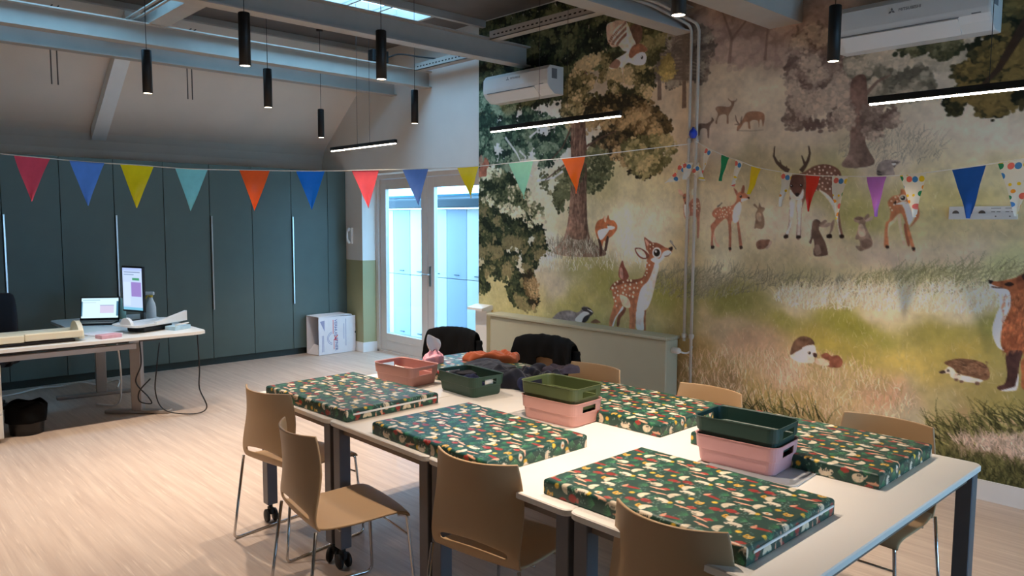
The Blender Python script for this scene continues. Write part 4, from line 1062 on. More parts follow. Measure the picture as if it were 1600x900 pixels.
# radiator cover
m_rad = mat('sage_radiator_paint', (186, 182, 156), 0.45, var=0.02)
rc = empty('radiator_cover', (XW, 0, 0), 0, 'long sage green radiator with flat top below the mural', 'radiator')
MB().box(-0.18, -0.012, 3.60, 5.76, 0.10, 0.745, 0.012, 3).build('panel', m_rad, rc)
MB().box(-0.20, -0.002, 3.585, 5.79, 0.745, 0.772, 0.006, 2).build('top_shelf', m_rad, rc)
MB().box(-0.15, -0.03, 3.75, 3.80, 0.0, 0.10).box(-0.15, -0.03, 5.5, 5.55, 0.0, 0.10).build('foot', m_rad, rc)
b = MB(); b.lathe([(0.0, -0.10), (0.017, -0.10), (0.026, -0.085), (0.026, -0.03), (0.019, -0.02), (0.016, 0.0)], (-0.10, 3.62, 0.66), 16, 'y')
v = b.build('thermostat_valve', m_plast, rc)
MB().tube(bez([(-0.10, 3.545, 0.655), (-0.05, 3.50, 0.64), (-0.03, 3.468, 0.66), (-0.03, 3.455, 0.70)]), 0.008, 8).build('valve_pipe', m_plast, rc)

# heating pipes
m_pipe = mat('painted_pipe', (196, 186, 172), 0.4)
for y, z0, lb in ((3.530, 0.735, 'left one of two thin painted heating pipes on the mural'), (3.462, 0.0, 'right one of two thin painted heating pipes reaching the floor')):
    pp = empty('heating_pipe', (XW - 0.035, y, 0), 0, lb, 'pipe', 'vertical heating pipes')
    MB().tube(fillet([(0, 0, z0), (0, 0, 3.24), (-0.5, 0.02, 3.31), (-1.2, 0.02, 3.31)], 0.07), 0.012, 10).build('pipe_run', m_pipe, pp)
    for z in (0.78, 2.35):
        MB().lathe([(0.016, z - 0.02), (0.02, z - 0.016), (0.02, z + 0.016), (0.016, z + 0.02)], (0, 0, 0), 12).box(0.0, 0.033, -0.006, 0.006, z - 0.006, z + 0.006).build('pipe_clip', m_pipe, pp)
kn = MB().lathe([(0.0, 0.0), (0.02, 0.004), (0.034, 0.03), (0.03, 0.055), (0.012, 0.075), (0.006, 0.09)], (XW - 0.07, 3.47, 2.36), 14).build('balloon', mat('blue_rubber', (40, 70, 190), 0.3))
tag(kn, 'small blue balloon tied to the heating pipe', 'balloon')

# five-gang socket strip
sk = empty('socket_strip', (XW, 1.44, 1.767), 0, 'white five-gang wall plate with three sockets on the mural', 'socket')
MB().box(-0.012, 0.0, -0.185, 0.185, -0.04, 0.04, 0.003).build('plate', m_plast, sk)
m_hole = mat('socket_recess', (96, 90, 84), 0.7)
for k in range(3):
    yc = 0.145 - k * 0.072
    b = MB(); pts = [(yc + 0.019 * math.cos(a), -0.004 + 0.019 * math.sin(a)) for a in [PI * i / 12 for i in range(13)]]
    b.prism(pts, -0.0135, -0.012, 'x'); b.build('socket_opening', m_hole, sk)
for k in range(2):
    yc = -0.072 - k * 0.074
    b = MB(); b.box(-0.0132, -0.012, yc - 0.026, yc + 0.026, 0.026, 0.029); b.box(-0.0132, -0.012, yc - 0.024, yc - 0.004, 0.004, 0.008); b.box(-0.0132, -0.012, yc + 0.004, yc + 0.024, 0.004, 0.008); b.box(-0.0132, -0.012, yc - 0.004, yc + 0.004, -0.024, -0.018)
    b.build('data_outlet', m_hole, sk)

# wall air conditioners
def aircon(y0, y1, z0, z1, label):
    r = empty('air_conditioner', (XW, 0, 0), 0, label, 'air conditioner', 'wall air conditioners on the mural')
    h = z1 - z0
    prof = [(-0.003, z0), (-0.12, z0), (-0.185, z0 + 0.045), (-0.215, z0 + 0.085), (-0.22, z0 + 0.12), (-0.215, z1 - 0.04), (-0.19, z1 - 0.008), (-0.17, z1), (-0.003, z1)]
    b = MB()
    n = len(prof)
    e = 0.012
    loops = [[(x * 0.985, y0, z0 + h / 2 + (z - z0 - h / 2) * 0.97) for x, z in prof], [(x, y0 + e, z) for x, z in prof], [(x, y1 - e, z) for x, z in prof], [(x * 0.985, y1, z0 + h / 2 + (z - z0 - h / 2) * 0.97) for x, z in prof]]
    b.loft(loops)
    b.build('casing', mat('ac_white', (222, 220, 216), 0.35, var=0.015), r)
    ya, yb = y0 + 0.17, y1 - 0.06
    b = MB(); b.add([(-0.124, ya, z0 + 0.001), (-0.124, yb, z0 + 0.001), (-0.212, yb, z0 + 0.078), (-0.212, ya, z0 + 0.078), (-0.13, ya, z0 - 0.004), (-0.13, yb, z0 - 0.004), (-0.217, yb, z0 + 0.074), (-0.217, ya, z0 + 0.074)], [(4, 5, 6, 7), (0, 3, 2, 1), (0, 1, 5, 4), (3, 7, 6, 2), (0, 4, 7, 3), (1, 2, 6, 5)])
    b.build('louvre', mat('ac_white', (222, 220, 216)), r)
    MB().box(-0.2195, -0.214, ya - 0.004, yb, z0 + 0.080, z0 + 0.084).build('louvre_gap', m_grey, r)
    ym = (y0 + y1) / 2
    t = text_mesh('brand_lettering', 'MITSUBISHI', 0.026, m_grey, r)
    t.matrix_local = Matrix.Translation((-0.2212, ym - 0.02, z0 + 0.19)) @ Matrix(((0, 0, -1, 0), (-1, 0, 0, 0), (0, 1, 0, 0), (0, 0, 0, 1)))
    b = MB()
    for a in (90, 210, 330):
        a = R(a); c = (0.011 * math.cos(a), 0.011 * math.sin(a)); u = (math.cos(a), math.sin(a)); w_ = (-u[1], u[0])
        q = [(c[0] + u[0] * 0.011, c[1] + u[1] * 0.011), (c[0] + w_[0] * 0.0062, c[1] + w_[1] * 0.0062), (c[0] - u[0] * 0.011, c[1] - u[1] * 0.011), (c[0] - w_[0] * 0.0062, c[1] - w_[1] * 0.0062)]
        b.prism([(ym + 0.085 - p[0], z0 + 0.19 + p[1]) for p in q], -0.2216, -0.2206, 'x')
    b.build('brand_mark', m_grey, r)
    MB().box(-0.2165, -0.205, y0 + 0.05, y0 + 0.10, z0 + 0.088, z0 + 0.098).build('indicator_label', m_grey, r)
    MB().box(-0.16, -0.09, y0 - 0.0015, y0, z0 + 0.14, z0 + 0.23).build('side_sticker', m_grey, r)
    return r
aircon(1.40, 2.32, 2.825, 3.10, 'large white air conditioner at the top right of the mural')
aircon(4.94, 5.83, 2.87, 3.13, 'white air conditioner on the mural beside the glass door')

# pendant spot lamps
m_glow = mat('warm_lamp_disc', (255, 240, 214), 0.5, emit=(1.0, 0.80, 0.58), es=DISC_STRENGTH)
def make_pendant():
    r = empty('pendant_lamp')
    b = MB(); b.lathe([(0.0335, -0.0), (0.0335, 0.30), (0.030, 0.303), (0.0, 0.303)], seg=28)
    b = MB(); b.lathe([(0.029, 0.012), (0.029, 0.0), (0.0335, 0.0), (0.0335, 0.30), (0.030, 0.304), (0.003, 0.304)], seg=28)
    b.build('cylinder_body', m_matte, r)
    MB().lathe([(0.0, 0.0015), (0.029, 0.0015), (0.029, 0.004), (0.0, 0.004)], seg=24, smooth=False).build('light_disc', m_glow, r)
    MB().tube([(0, 0, 0.304), (0, 0, ZC - 2.6)], 0.0022, 6).build('cord', m_matte, r)
    MB().lathe([(0.0, ZC - 2.62), (0.035, ZC - 2.62), (0.035, ZC - 2.6), (0.0, ZC - 2.6)], seg=20).build('ceiling_rose', m_matte, r)
    return r
PEND = [(1.875, 5.835, 'black pendant lamp hanging furthest left, over the desk'), (1.96, 4.396, 'large black pendant lamp hanging in front of the lit steel beam, leftmost big one'),
        (2.798, 5.866, 'black pendant lamp hanging between the two larger ones left of the skylight'), (4.208, 7.558, 'smallest black pendant lamp, hanging above the light bar near the cabinets'),
        (2.768, 4.192, 'black pendant lamp hanging just below the skylight'), (4.22, 5.846, 'black pendant lamp in front of the white wall above the glass door'),
        (2.854, 1.999, 'black pendant lamp cut by the top edge, before the pines of the mural'), (4.272, 1.951, 'black pendant lamp beside the right air conditioner'),
        (1.90, 2.0, 'pendant lamp over the near tables, outside the view'), (0.6, 4.3, 'pendant lamp over the open floor, outside the view'), (0.6, 5.85, 'pendant lamp left of the desk, outside the view')]  # the last three hang out of view, put in for their light
proto = make_pendant()
for k, (x, y, lb) in enumerate(PEND):
    o = copy_tree(proto) if k < len(PEND) - 1 else proto
    o.location = (x, y, 2.6)
    tag(o, lb if lb.startswith(('black', 'large', 'small', 'pend')) else lb, 'lamp', 'black cylinder pendant lamps')
    ld = bpy.data.lights.new('pendant_light', 'SPOT')
    ld.energy = PENDANT_WATT; ld.color = LAMP_COLOR; ld.spot_size = R(88); ld.spot_blend = 0.8; ld.shadow_soft_size = 0.026
    lo = bpy.data.objects.new('pendant_light', ld); COL.objects.link(lo); lo.parent = o; lo.location = (0, 0, -0.002)

# suspended light bars
m_strip = mat('light_bar_diffuser', (255, 244, 232), 0.5, emit=(1.0, 0.85, 0.70), es=LED_STRENGTH)
def light_bar(x, y0, y1, z, cords, label):
    r = empty('light_bar', (x, 0, z), 0, label, 'lamp', 'suspended linear light bars')
    MB().box(-0.016, 0.016, y0, y1, 0.0, 0.034, 0.002, 1).build('bar_profile', m_matte, r)
    MB().box(-0.009, 0.009, y0 + 0.006, y1 - 0.006, -0.007, -0.0005, 0.002, 1).build('diffuser', m_strip, r)
    for y in cords:
        MB().tube([(0, y, 0.034), (0, y, ZC - z)], 0.0016, 6).build('suspension_wire', m_matte, r)
light_bar(4.0, 3.235, 4.53, 2.40, (3.72, 4.0), 'linear light bar hanging before the mural trees')
light_bar(3.97, 5.79, 6.93, 2.40, (6.22, 6.44), 'shortest linear light bar, hanging before the white wall by the cabinets')
light_bar(4.0, 0.33, 1.635, 2.303, (0.55, 1.10), 'linear light bar below the right air conditioner')

# bunting garlands
def flag_mesh(name, wd, ht, seed, m, twist=0.0):
    g = random.Random(seed)
    b = MB()
    rows, colsn = 9, 7
    P = []
    for i in range(rows):
        t = i / (rows - 1)
        row = []
        for j in range(colsn):
            s = j / (colsn - 1) - 0.5
            wv = 0.012 * math.sin(t * 3.0 + s * 5 + seed) * t + 0.004 * math.sin(9 * t + seed * 2)
            x = s * wd * (1 - t) + 0.01 * math.sin(seed) * t * t
            yv = wv + twist * s * t
            row.append((x, yv, -ht * t))
        P.append(row)
    b.grid(P)
    return b
def translucent(m, k=0.45):
    nt = m.node_tree
    if 'Translucent BSDF' in nt.nodes:
        return m
    p = nt.nodes['Principled BSDF']
    t = nt.nodes.new('ShaderNodeBsdfTranslucent')
    nt.links.new(p.inputs['Base Color'].links[0].from_socket, t.inputs['Color'])
    x = nt.nodes.new('ShaderNodeMixShader')
    x.inputs[0].default_value = k
    nt.links.new(p.outputs[0], x.inputs[1]); nt.links.new(t.outputs[0], x.inputs[2])
    nt.links.new(x.outputs[0], nt.nodes['Material Output'].inputs[0])
    return m
def crepe(name, rgb):
    m = mat('flag_' + name, rgb, 0.42, var=0.05, scale=20, spec=0.4)
    return translucent(m)
FL = {'pink': (232, 84, 104), 'blue': (96, 146, 226), 'yellow': (240, 212, 30), 'mint': (140, 214, 214), 'orange': (248, 96, 40), 'royal': (28, 118, 214), 'coral': (240, 88, 96), 'periwinkle': (100, 136, 208), 'pale_green': (154, 216, 182), 'bright_orange': (255, 112, 34), 'green': (30, 150, 104), 'red': (236, 66, 52), 'purple': (170, 108, 196), 'deep_blue': (32, 92, 184)}
def dotted():
    m = bpy.data.materials.new('flag_dotted'); m.use_nodes = True
    nt = m.node_tree; p = nt.nodes['Principled BSDF']; p.inputs['Roughness'].default_value = 0.4
    tc = nt.nodes.new('ShaderNodeTexCoord'); vo = nt.nodes.new('ShaderNodeTexVoronoi'); vo.inputs['Scale'].default_value = 24; vo.inputs['Randomness'].default_value = 0.55
    mp = nt.nodes.new('ShaderNodeMapping'); mp.inputs['Scale'].default_value = (1, 0.05, 1)
    nt.links.new(tc.outputs['Object'], mp.inputs[0]); nt.links.new(mp.outputs[0], vo.inputs['Vector'])
    hs = nt.nodes.new('ShaderNodeSeparateColor'); nt.links.new(vo.outputs['Color'], hs.inputs[0])
    rp = nt.nodes.new('ShaderNodeValToRGB'); rp.color_ramp.interpolation = 'CONSTANT'
    cs = [(0.0, (40, 140, 96)), (0.22, (240, 206, 50)), (0.46, (70, 140, 210)), (0.66, (240, 120, 110)), (0.85, (246, 160, 50))]
    while len(rp.color_ramp.elements) < len(cs): rp.color_ramp.elements.new(0.5)
    for e, (ps, c) in zip(rp.color_ramp.elements, cs): e.position = ps; e.color = lin(c) + (1,)
    nt.links.new(hs.outputs[0], rp.inputs[0])
    lt = nt.nodes.new('ShaderNodeMath'); lt.operation = 'LESS_THAN'; lt.inputs[1].default_value = 0.43; nt.links.new(vo.outputs['Distance'], lt.inputs[0])
    mx = nt.nodes.new('ShaderNodeMix'); mx.data_type = 'RGBA'; mx.inputs[6].default_value = lin((238, 236, 228)) + (1,); nt.links.new(lt.outputs[0], mx.inputs[0]); nt.links.new(rp.outputs[0], mx.inputs[7])
    nt.links.new(mx.outputs[2], p.inputs['Base Color'])
    return m
m_dot = translucent(dotted())
m_cord = mat('white_ribbon', (236, 232, 224), 0.6)
def garland(label, pts, flags):
    r = empty('bunting', (0, 0, 0), 0, label, 'bunting', 'bunting garlands')
    path = bez(pts, 10)
    MB().tube(path, 0.0035, 6).build('cord', m_cord, r)
    for k, (t, c, wd, ht) in enumerate(flags):
        f = t * (len(path) - 1); i = min(int(f), len(path) - 2); p = path[i].lerp(path[i + 1], f - i); d = (path[i + 1] - path[i]).normalized()
        o = flag_mesh('flag', wd, ht, k + 1, None, 0.02).build('flag', m_dot if c == 'dot' else crepe(c, FL[c]), r, p)
        o.rotation_euler = (0, -math.atan2(d.z, math.hypot(d.x, d.y)), math.atan2(d.y, d.x))
    return r
G1 = [(0.734, 5.613, 2.118), (0.912, 5.529, 2.094), (1.065, 5.457, 2.08), (1.337, 5.33, 2.058), (1.593, 5.21, 2.046), (1.883, 5.074, 2.03), (2.236, 4.909, 2.031), (2.562, 4.756, 2.036), (2.898, 4.599, 2.05), (3.215, 4.45, 2.068), (3.563, 4.287, 2.091), (3.931, 4.115, 2.14), (4.31, 3.937, 2.185), (4.816, 3.7, 2.262), (5.215, 3.51, 2.323)]
N1 = len(G1) - 1
garland('long garland of single-coloured flags strung from the left across the room', G1, [(i / N1, c, 0.195 * s, 0.272 * s) for i, c, s in ((2, 'pink', 1.0), (3, 'blue', 1.0), (4, 'yellow', 1.0), (5, 'mint', 1.0), (6, 'orange', 0.99), (7, 'royal', 0.98), (8, 'coral', 0.97), (9, 'periwinkle', 0.96), (10, 'yellow', 0.82), (11, 'pale_green', 1.0), (12, 'bright_orange', 1.0))])
G2 = [(5.20, 3.45, 2.337), (5.159, 3.301, 2.269), (5.117, 3.129, 2.197), (5.085, 2.996, 2.155), (5.047, 2.839, 2.099), (4.98, 2.564, 2.043), (4.93, 2.358, 2.015), (4.881, 2.157, 1.999), (4.819, 1.902, 1.986), (4.764, 1.674, 1.987), (4.689, 1.367, 2.009), (4.631, 1.129, 2.031), (4.581, 0.923, 2.055)]
N2 = len(G2) - 1
garland('short garland of mixed and dotted flags along the mural, right of the pipes', G2, [(i / N2, c, w_, h) for i, c, w_, h in ((1, 'dot', 0.08, 0.20), (2, 'green', 0.085, 0.19), (3, 'dot', 0.08, 0.20), (4, 'yellow', 0.095, 0.20), (5, 'dot', 0.095, 0.235), (6, 'red', 0.115, 0.24), (7, 'dot', 0.12, 0.275), (8, 'purple', 0.135, 0.245), (9, 'dot', 0.165, 0.25), (10, 'deep_blue', 0.185, 0.28), (11, 'dot', 0.185, 0.29))])
# bunched dotted flags at the pipes
bf = empty('bunched_flags', (XW - 0.06, 3.50, 2.05), 0, 'bunched dotted flags gathered at the heating pipes', 'bunting')
for k, (dy, dz, tw, s) in enumerate(((0.05, 0.10, 0.5, 0.5), (-0.07, 0.09, -0.6, 0.55), (0.07, 0.02, 1.1, 0.45), (-0.03, 0.12, 0.1, 0.5))):
    o = flag_mesh('flag', 0.19 * s, 0.27 * s, k + 20, None, 0.06).build('flag', m_dot, bf, (-0.02 * k - 0.01, dy, dz), -PI / 2 + 0.3 * tw)
    o.rotation_euler = (0.2 * tw, tw, -PI / 2 + 0.3 * tw)

# ---------------------------------------------------------------- tables
TZ = 0.742
m_top = mat('white_table_laminate', (236, 230, 222), 0.35, var=0.012, scale=3)
m_leg = mat('grey_table_leg', (104, 102, 106), 0.45, 0.2, var=0.03)
m_rub = mat('black_caster_rubber', (22, 22, 24), 0.55)
m_hub = mat('grey_caster_hub', (74, 76, 80), 0.45)
def caster():
    b = MB()
    return b
def make_table():
    L, D = 1.60, 0.785
    r = empty('folding_table')
    b = MB()
    pts = rrect(L, D, 0.035, 6)
    pt2 = rrect(L - 0.008, D - 0.008, 0.033, 6)
    b.loft([[(x, y, TZ - 0.026) for x, y in pt2], [(x, y, TZ - 0.022) for x, y in pts], [(x, y, TZ - 0.004) for x, y in pts], [(x, y, TZ) for x, y in pt2]])
    b.build('table_top', m_top, r)
    b = MB()
    for sy in (-1, 1):
        b.box(-L / 2 + 0.07, L / 2 - 0.07, sy * (D / 2 - 0.045) - 0.012, sy * (D / 2 - 0.045) + 0.012, TZ - 0.066, TZ - 0.027)
    for sx in (-1, 1):
        b.box(sx * (L / 2 - 0.055) - 0.012, sx * (L / 2 - 0.055) + 0.012, -D / 2 + 0.05, D / 2 - 0.05, TZ - 0.066, TZ - 0.027)
    b.build('apron', mat('brown_grey_apron', (118, 102, 90), 0.5), r)
    for sx in (-1, 1):
        for sy in (-1, 1):
            x, y = sx * (L / 2 - 0.05), sy * (D / 2 - 0.042)
            lg = MB().box(x - 0.03, x + 0.03, y - 0.03, y + 0.03, 0.105, TZ - 0.026, 0.003, 1).build('leg', m_leg, r)
            b = MB()
            a = 0.5 * sx + 0.4 * sy
            b.tube([(x, y, 0.10), (x, y, 0.075)], 0.012, 8)
            b.box(x - 0.012, x + 0.012, y - 0.022, y + 0.022, 0.045, 0.085, 0.006)
            c, s = math.cos(a), math.sin(a)
            w_ = MB()
            for k in (-1, 1):
                w_.lathe([(0.0, k * 0.012), (0.030, k * 0.012), (0.0365, k * 0.016), (0.0365, k * 0.028), (0.031, k * 0.032), (0.0, k * 0.032)], (0, 0, 0), 20, 'x')
            w_.v = [(x + px * c - py * s, y + px * s + py * c, pz + 0.0365) for px, py, pz in w_.v]
            ca = w_.build('caster_wheel', m_rub, lg)
            h_ = MB()
            for k in (-1, 1):
                h_.lathe([(0.0, k * 0.0325), (0.024, k * 0.0325), (0.026, k * 0.031)], (0, 0, 0), 16, 'x')
            h_.v = [(x + px * c - py * s, y + px * s + py * c, pz + 0.0365) for px, py, pz in h_.v]
            b.build('caster_fork', m_rub, lg)
    return r
TB = [(3.634, 'white folding table at the far end, holding the salmon basket'), (2.844, 'white folding table holding the single dark green basket, second from the far end'), (2.056, 'white folding table in the third row, beneath the olive and pink basket stack'), (1.272, 'white folding table nearest the camera, beneath the dark green and mauve stack')]
t0 = make_table()
for k, (y, lb) in enumerate(TB):
    o = t0 if k == 0 else copy_tree(t0)
    o.location = (2.612, y, 0)
    tag(o, lb, 'table', 'folding tables pushed into one long table')

# ---------------------------------------------------------------- chairs: plastic shell on a chrome sled frame
m_shell = mat('beige_shell_plastic', (184, 151, 113), 0.5, var=0.02, scale=6, bump=0.03, bscale=400)
m_chrome = mat('chrome_rod', (206, 204, 202), 0.16, 1.0, var=0.02)
def make_chair():
    r = empty('shell_chair')
    # seat: x is forward
    prof = [(0.222, 0.432), (0.215, 0.449), (0.16, 0.455), (0.06, 0.447), (-0.05, 0.442), (-0.14, 0.445), (-0.185, 0.452), (-0.205, 0.462)]
    P = []
    for i, (x, z) in enumerate(prof):
        hw = 0.215 - 0.012 * (i / (len(prof) - 1))
        row = []
        for j in range(11):
            s = [-1, -0.97, -0.8, -0.55, -0.28, 0, 0.28, 0.55, 0.8, 0.97, 1][j]
            row.append((x - 0.010 * s * s * (1 if i < 2 else 0), s * hw, z + 0.010 * abs(s) ** 3 * (i > 1) - 0.006 * abs(s) ** 6))
        P.append(row)
    MB().grid(P).build('seat', m_shell, r, solid=0.011, sub=1)
    # backrest: lens-shaped slot above the lower cross band
    hs = [0.448, 0.462, 0.482, 0.497, 0.515, 0.54, 0.60, 0.68, 0.76, 0.81, 0.831, 0.835]
    xs = [-0.198, -0.214, -0.226, -0.231, -0.235, -0.238, -0.240, -0.243, -0.250, -0.257, -0.2615, -0.262]
    P = []
    n = 19
    for z, x in zip(hs, xs):
        t = (z - 0.448) / 0.387
        hw = 0.208 + 0.008 * math.sin(t * PI) - 0.018 * t ** 3
        cv = 0.012 + 0.058 * min(1, t * 1.6)
        row = []
        for j in range(n):
            s = ([-1, -0.975] + [-0.9 + 1.8 * q / (n - 5) for q in range(n - 4)] + [0.975, 1])[j]
            dz = 0.0
            dz = {0.462: 0.010, 0.482: 0.020, 0.497: 0.034, 0.515: 0.026, 0.54: 0.012}.get(z, 0.0) * (1 - s * s)
            if z > 0.80:
                dz = 0.004 * s * s
            row.append((x + cv * abs(s) ** 2.2, s * hw, z + dz))
        P.append(row)
    MB().grid(P, skip=lambda i, j: i == 2 and 3 <= j <= n - 5).build('backrest', m_shell, r, solid=0.010, sub=1)
    for sy in (-1, 1):
        y0, y1 = sy * 0.198, sy * 0.232
        path = fillet([(0.17, y0 * 0.9, 0.432), (0.205, y0, 0.432), (0.235, y1, 0.006), (-0.265, y1, 0.006), (-0.208, sy * 0.210, 0.452)], 0.035, 5)
        MB().tube(path, 0.0072, 8).build('sled_leg', m_chrome, r)
    MB().tube([(0.211, -0.203, 0.34), (0.211, 0.203, 0.34)], 0.005, 8).build('crossbar', m_chrome, r)
    MB().tube([(-0.10, -0.20, 0.431), (-0.10, 0.20, 0.431)], 0.005, 8).build('crossbar', m_chrome, r)
    return r
CH = [((1.90, 3.69), 9, 'beige shell chair at the far left of the tables, leftmost chair'), ((1.68, 2.87), -8, 'beige shell chair pulled out from the table with its whole seat showing'),
      ((1.975, 2.13), 10, 'beige shell chair tucked in at the near side, seen from behind in the middle'), ((2.03, 1.285), 3, 'beige shell chair cut by the bottom edge of the picture'),
      ((3.26, 2.96), 180, 'beige shell chair across the table beside the jacket chair'), ((3.235, 2.16), 177, 'beige shell chair across the table below the heating pipe, middle of the far row'),
      ((3.27, 1.275), 180, 'beige shell chair across the table at the right end, legs showing'), ((3.66, 3.76), 186, 'beige shell chair under the black jacket before the radiator'),
      ((3.43, 4.48), 198, 'beige shell chair under the black jacket before the glass door')]
c0 = make_chair()
for k, ((x, y), a, lb) in enumerate(CH):
    o = c0 if k == 0 else copy_tree(c0)
    o.location = (x, y, 0); o.rotation_euler = (0, 0, R(a))
    tag(o, lb, 'chair', 'beige shell chairs around the tables')

# ---------------------------------------------------------------- printed changing mats
PM = 0.003
ML, MD, MT = 0.785, 0.565, 0.056     # length (y), depth (x), thickness
def mat_print():
    w_, h = int((MD + 2 * MT) / PM) + 1, int((ML + 2 * MT) / PM) + 1
    c = Canvas(w_, h, 17)
    c.a[:] = np.array((24, 66, 58), np.float32) / 255
    c.a *= (1 + 0.25 * c.mid)[..., None]
    g = np.random.default_rng(23)
    S = 1 / PM / 1000.0     # mm -> cells
    def T(pts, x, y, a, k=1.0):
        ca, sa = math.cos(a), math.sin(a); k *= 0.86
        return [(x + (px * ca - py * sa) * S * k, y + (px * sa + py * ca) * S * k) for px, py in pts]
    CR, RD, YE, PK, GN, LG, DK = (226, 212, 190), (150, 40, 36), (214, 164, 56), (222, 150, 122), (46, 122, 74), (110, 160, 112), (24, 38, 34)
    def fern(x, y, a):
        for k in range(9):
            b_ = a + (k - 4) * 0.22
            c.stroke(T([(0, 0), (22 * math.cos(b_), 22 * math.sin(b_)), (40 * math.cos(b_), 40 * math.sin(b_))], x, y, 0), 1.3, 0.6, (40, 108, 72) if k % 2 else (64, 138, 92), 0.9)
    def palm(x, y, a):
        for k in range(11):
            b_ = a + (k - 5) * 0.30
            c.stroke(T([(4 * math.cos(b_), 4 * math.sin(b_)), (18 * math.cos(b_), 18 * math.sin(b_)), (30 * math.cos(b_), 30 * math.sin(b_))], x, y, 0), 1.0, 3.0, (220, 206, 180))
    def beast(x, y, a):
        c.fill(T([(-32, 4), (-24, -14), (0, -19), (22, -14), (34, 0), (26, 12), (8, 10), (4, 20), (-2, 11), (-16, 11), (-20, 20), (-25, 10)], x, y, a), CR, tex=0.08)
        for k in range(4):
            c.stroke(T([(-14 + k * 9, 4), (-11 + k * 9, 10)], x, y, a), 1.8, 1.4, DK)
        c.dot(*T([(27, -3)], x, y, a)[0], 1.1, DK)
    def sloth(x, y, a):
        c.fill(T([(-26, 0), (-18, -16), (2, -20), (20, -12), (24, 6), (12, 18), (-10, 18), (-22, 12)], x, y, a), (228, 212, 186), tex=0.08)
        for k in range(3):
            c.stroke(T([(4 + k * 8, 0), (20 + k * 8, -4 + k * 4), (32 + k * 4, -2 + k * 8)], x, y, a), 1.6, 1.0, (206, 190, 166))
            c.stroke(T([(-2 + k * 7, 6), (0 + k * 7, 15)], x, y, a), 1.4, 1, DK)
    def tiger(x, y, a):
        c.fill(T([(-16, -12), (-10, -18), (-4, -12), (6, -12), (12, -18), (17, -10), (16, 8), (6, 16), (-8, 16), (-16, 6)], x, y, a), YE, tex=0.1)
        c.dot(*T([(-5, -2)], x, y, a)[0], 1.5, (246, 240, 224)); c.dot(*T([(-5, -2)], x, y, a)[0], 0.9, DK)
        c.dot(*T([(7, -2)], x, y, a)[0], 1.0, DK); c.stroke(T([(-4, 9), (1, 11), (6, 9)], x, y, a), 1.2, 1, (120, 70, 30))
    def parrot(x, y, a):
        c.fill(T([(-40, -6), (-10, -10), (16, -8), (22, 2), (14, 10), (-14, 8), (-40, 4)], x, y, a), RD, tex=0.12)
        c.fill(T([(16, -12), (22, -26), (28, -14), (34, 0), (30, 12), (20, 12), (14, 2)], x, y, a), PK, tex=0.1)
    def bloom(x, y, a):
        c.fill(T([(-20, -4), (-12, -16), (6, -18), (20, -8), (20, 8), (6, 16), (-12, 14)], x, y, a), RD, tex=0.22)
        for k in range(6):
            c.stroke(T([(-20, -6 + k * 3), (-34, -9 + k * 4)], x, y, a), 1.4, 0.6, (206, 96, 84), 0.8)
    def fish(x, y, a):
        c.fill(T([(-36, 2), (-20, -5), (10, -6), (34, -2), (36, 3), (10, 6), (4, 14), (-2, 7), (-20, 5)], x, y, a), (228, 170, 140), tex=0.08)
    def sun(x, y, a):
        for k in range(9):
            b_ = a + k * 0.7
            c.stroke(T([(0, 0), (13 * math.cos(b_), 13 * math.sin(b_))], x, y, 0), 3.2, 1, (222, 178, 56))
    def oval(x, y, a):
        c.fill(T([(-18, 0), (-8, -12), (10, -12), (20, 0), (10, 10), (-8, 10)], x, y, a), CR, tex=0.06); c.dot(*T([(2, 0)], x, y, a)[0], 2.0, (206, 130, 60), ry=1.6)
    def bits(x, y, a):
        for k in range(14):
            c.dot(x + g.normal(0, 6), y + g.normal(0, 5), 0.8, (150, 178, 160), 0.8)
    def berries(x, y, a):
        for dx, dy in ((-12, -4), (0, -8), (10, -2), (-2, 4)):
            c.dot(*T([(dx, dy)], x, y, a)[0], 2.4, (170, 58, 50))
    lay = [(fern, 16, 60), (fern, 116, 140), (fern, 196, 40), (fern, 60, 200), (fern, 165, 215), (sloth, 50, 48), (bloom, 120, 30), (parrot, 205, 96), (fish, 60, 108), (berries, 74, 88), (tiger, 128, 92), (palm, 120, 178), (beast, 176, 168), (fern, 30, 130), (sun, 62, 160), (tiger, 216, 214), (fish, 106, 232), (bloom, 22, 226), (fern, 225, 150), (sun, 168, 60), (bits, 92, 62), (bits, 160, 120), (bits, 20, 190), (berries, 150, 240), (bits, 210, 140), (palm, 176, 12), (fern, 90, 15), (bits, 60, 230), (bits, 230, 60), (palm, 214, 186), (fish, 20, 20), (sun, 140, 130), (oval, 88, 138), (beast, 60, 190)]
    P_ = 240
    n = 0
    for gy in range(-1, int(h / S / P_) + 2):
        for gx in range(-1, int(w_ / S / P_) + 2):
            for f_, x, y in lay:
                f_((gx * P_ + x + (gy % 2) * 120) * S, (gy * P_ + y) * S, g.choice((0.0, 0.15, -0.2)) + (PI / 2))
    return c.a
mp_ = mat_print()
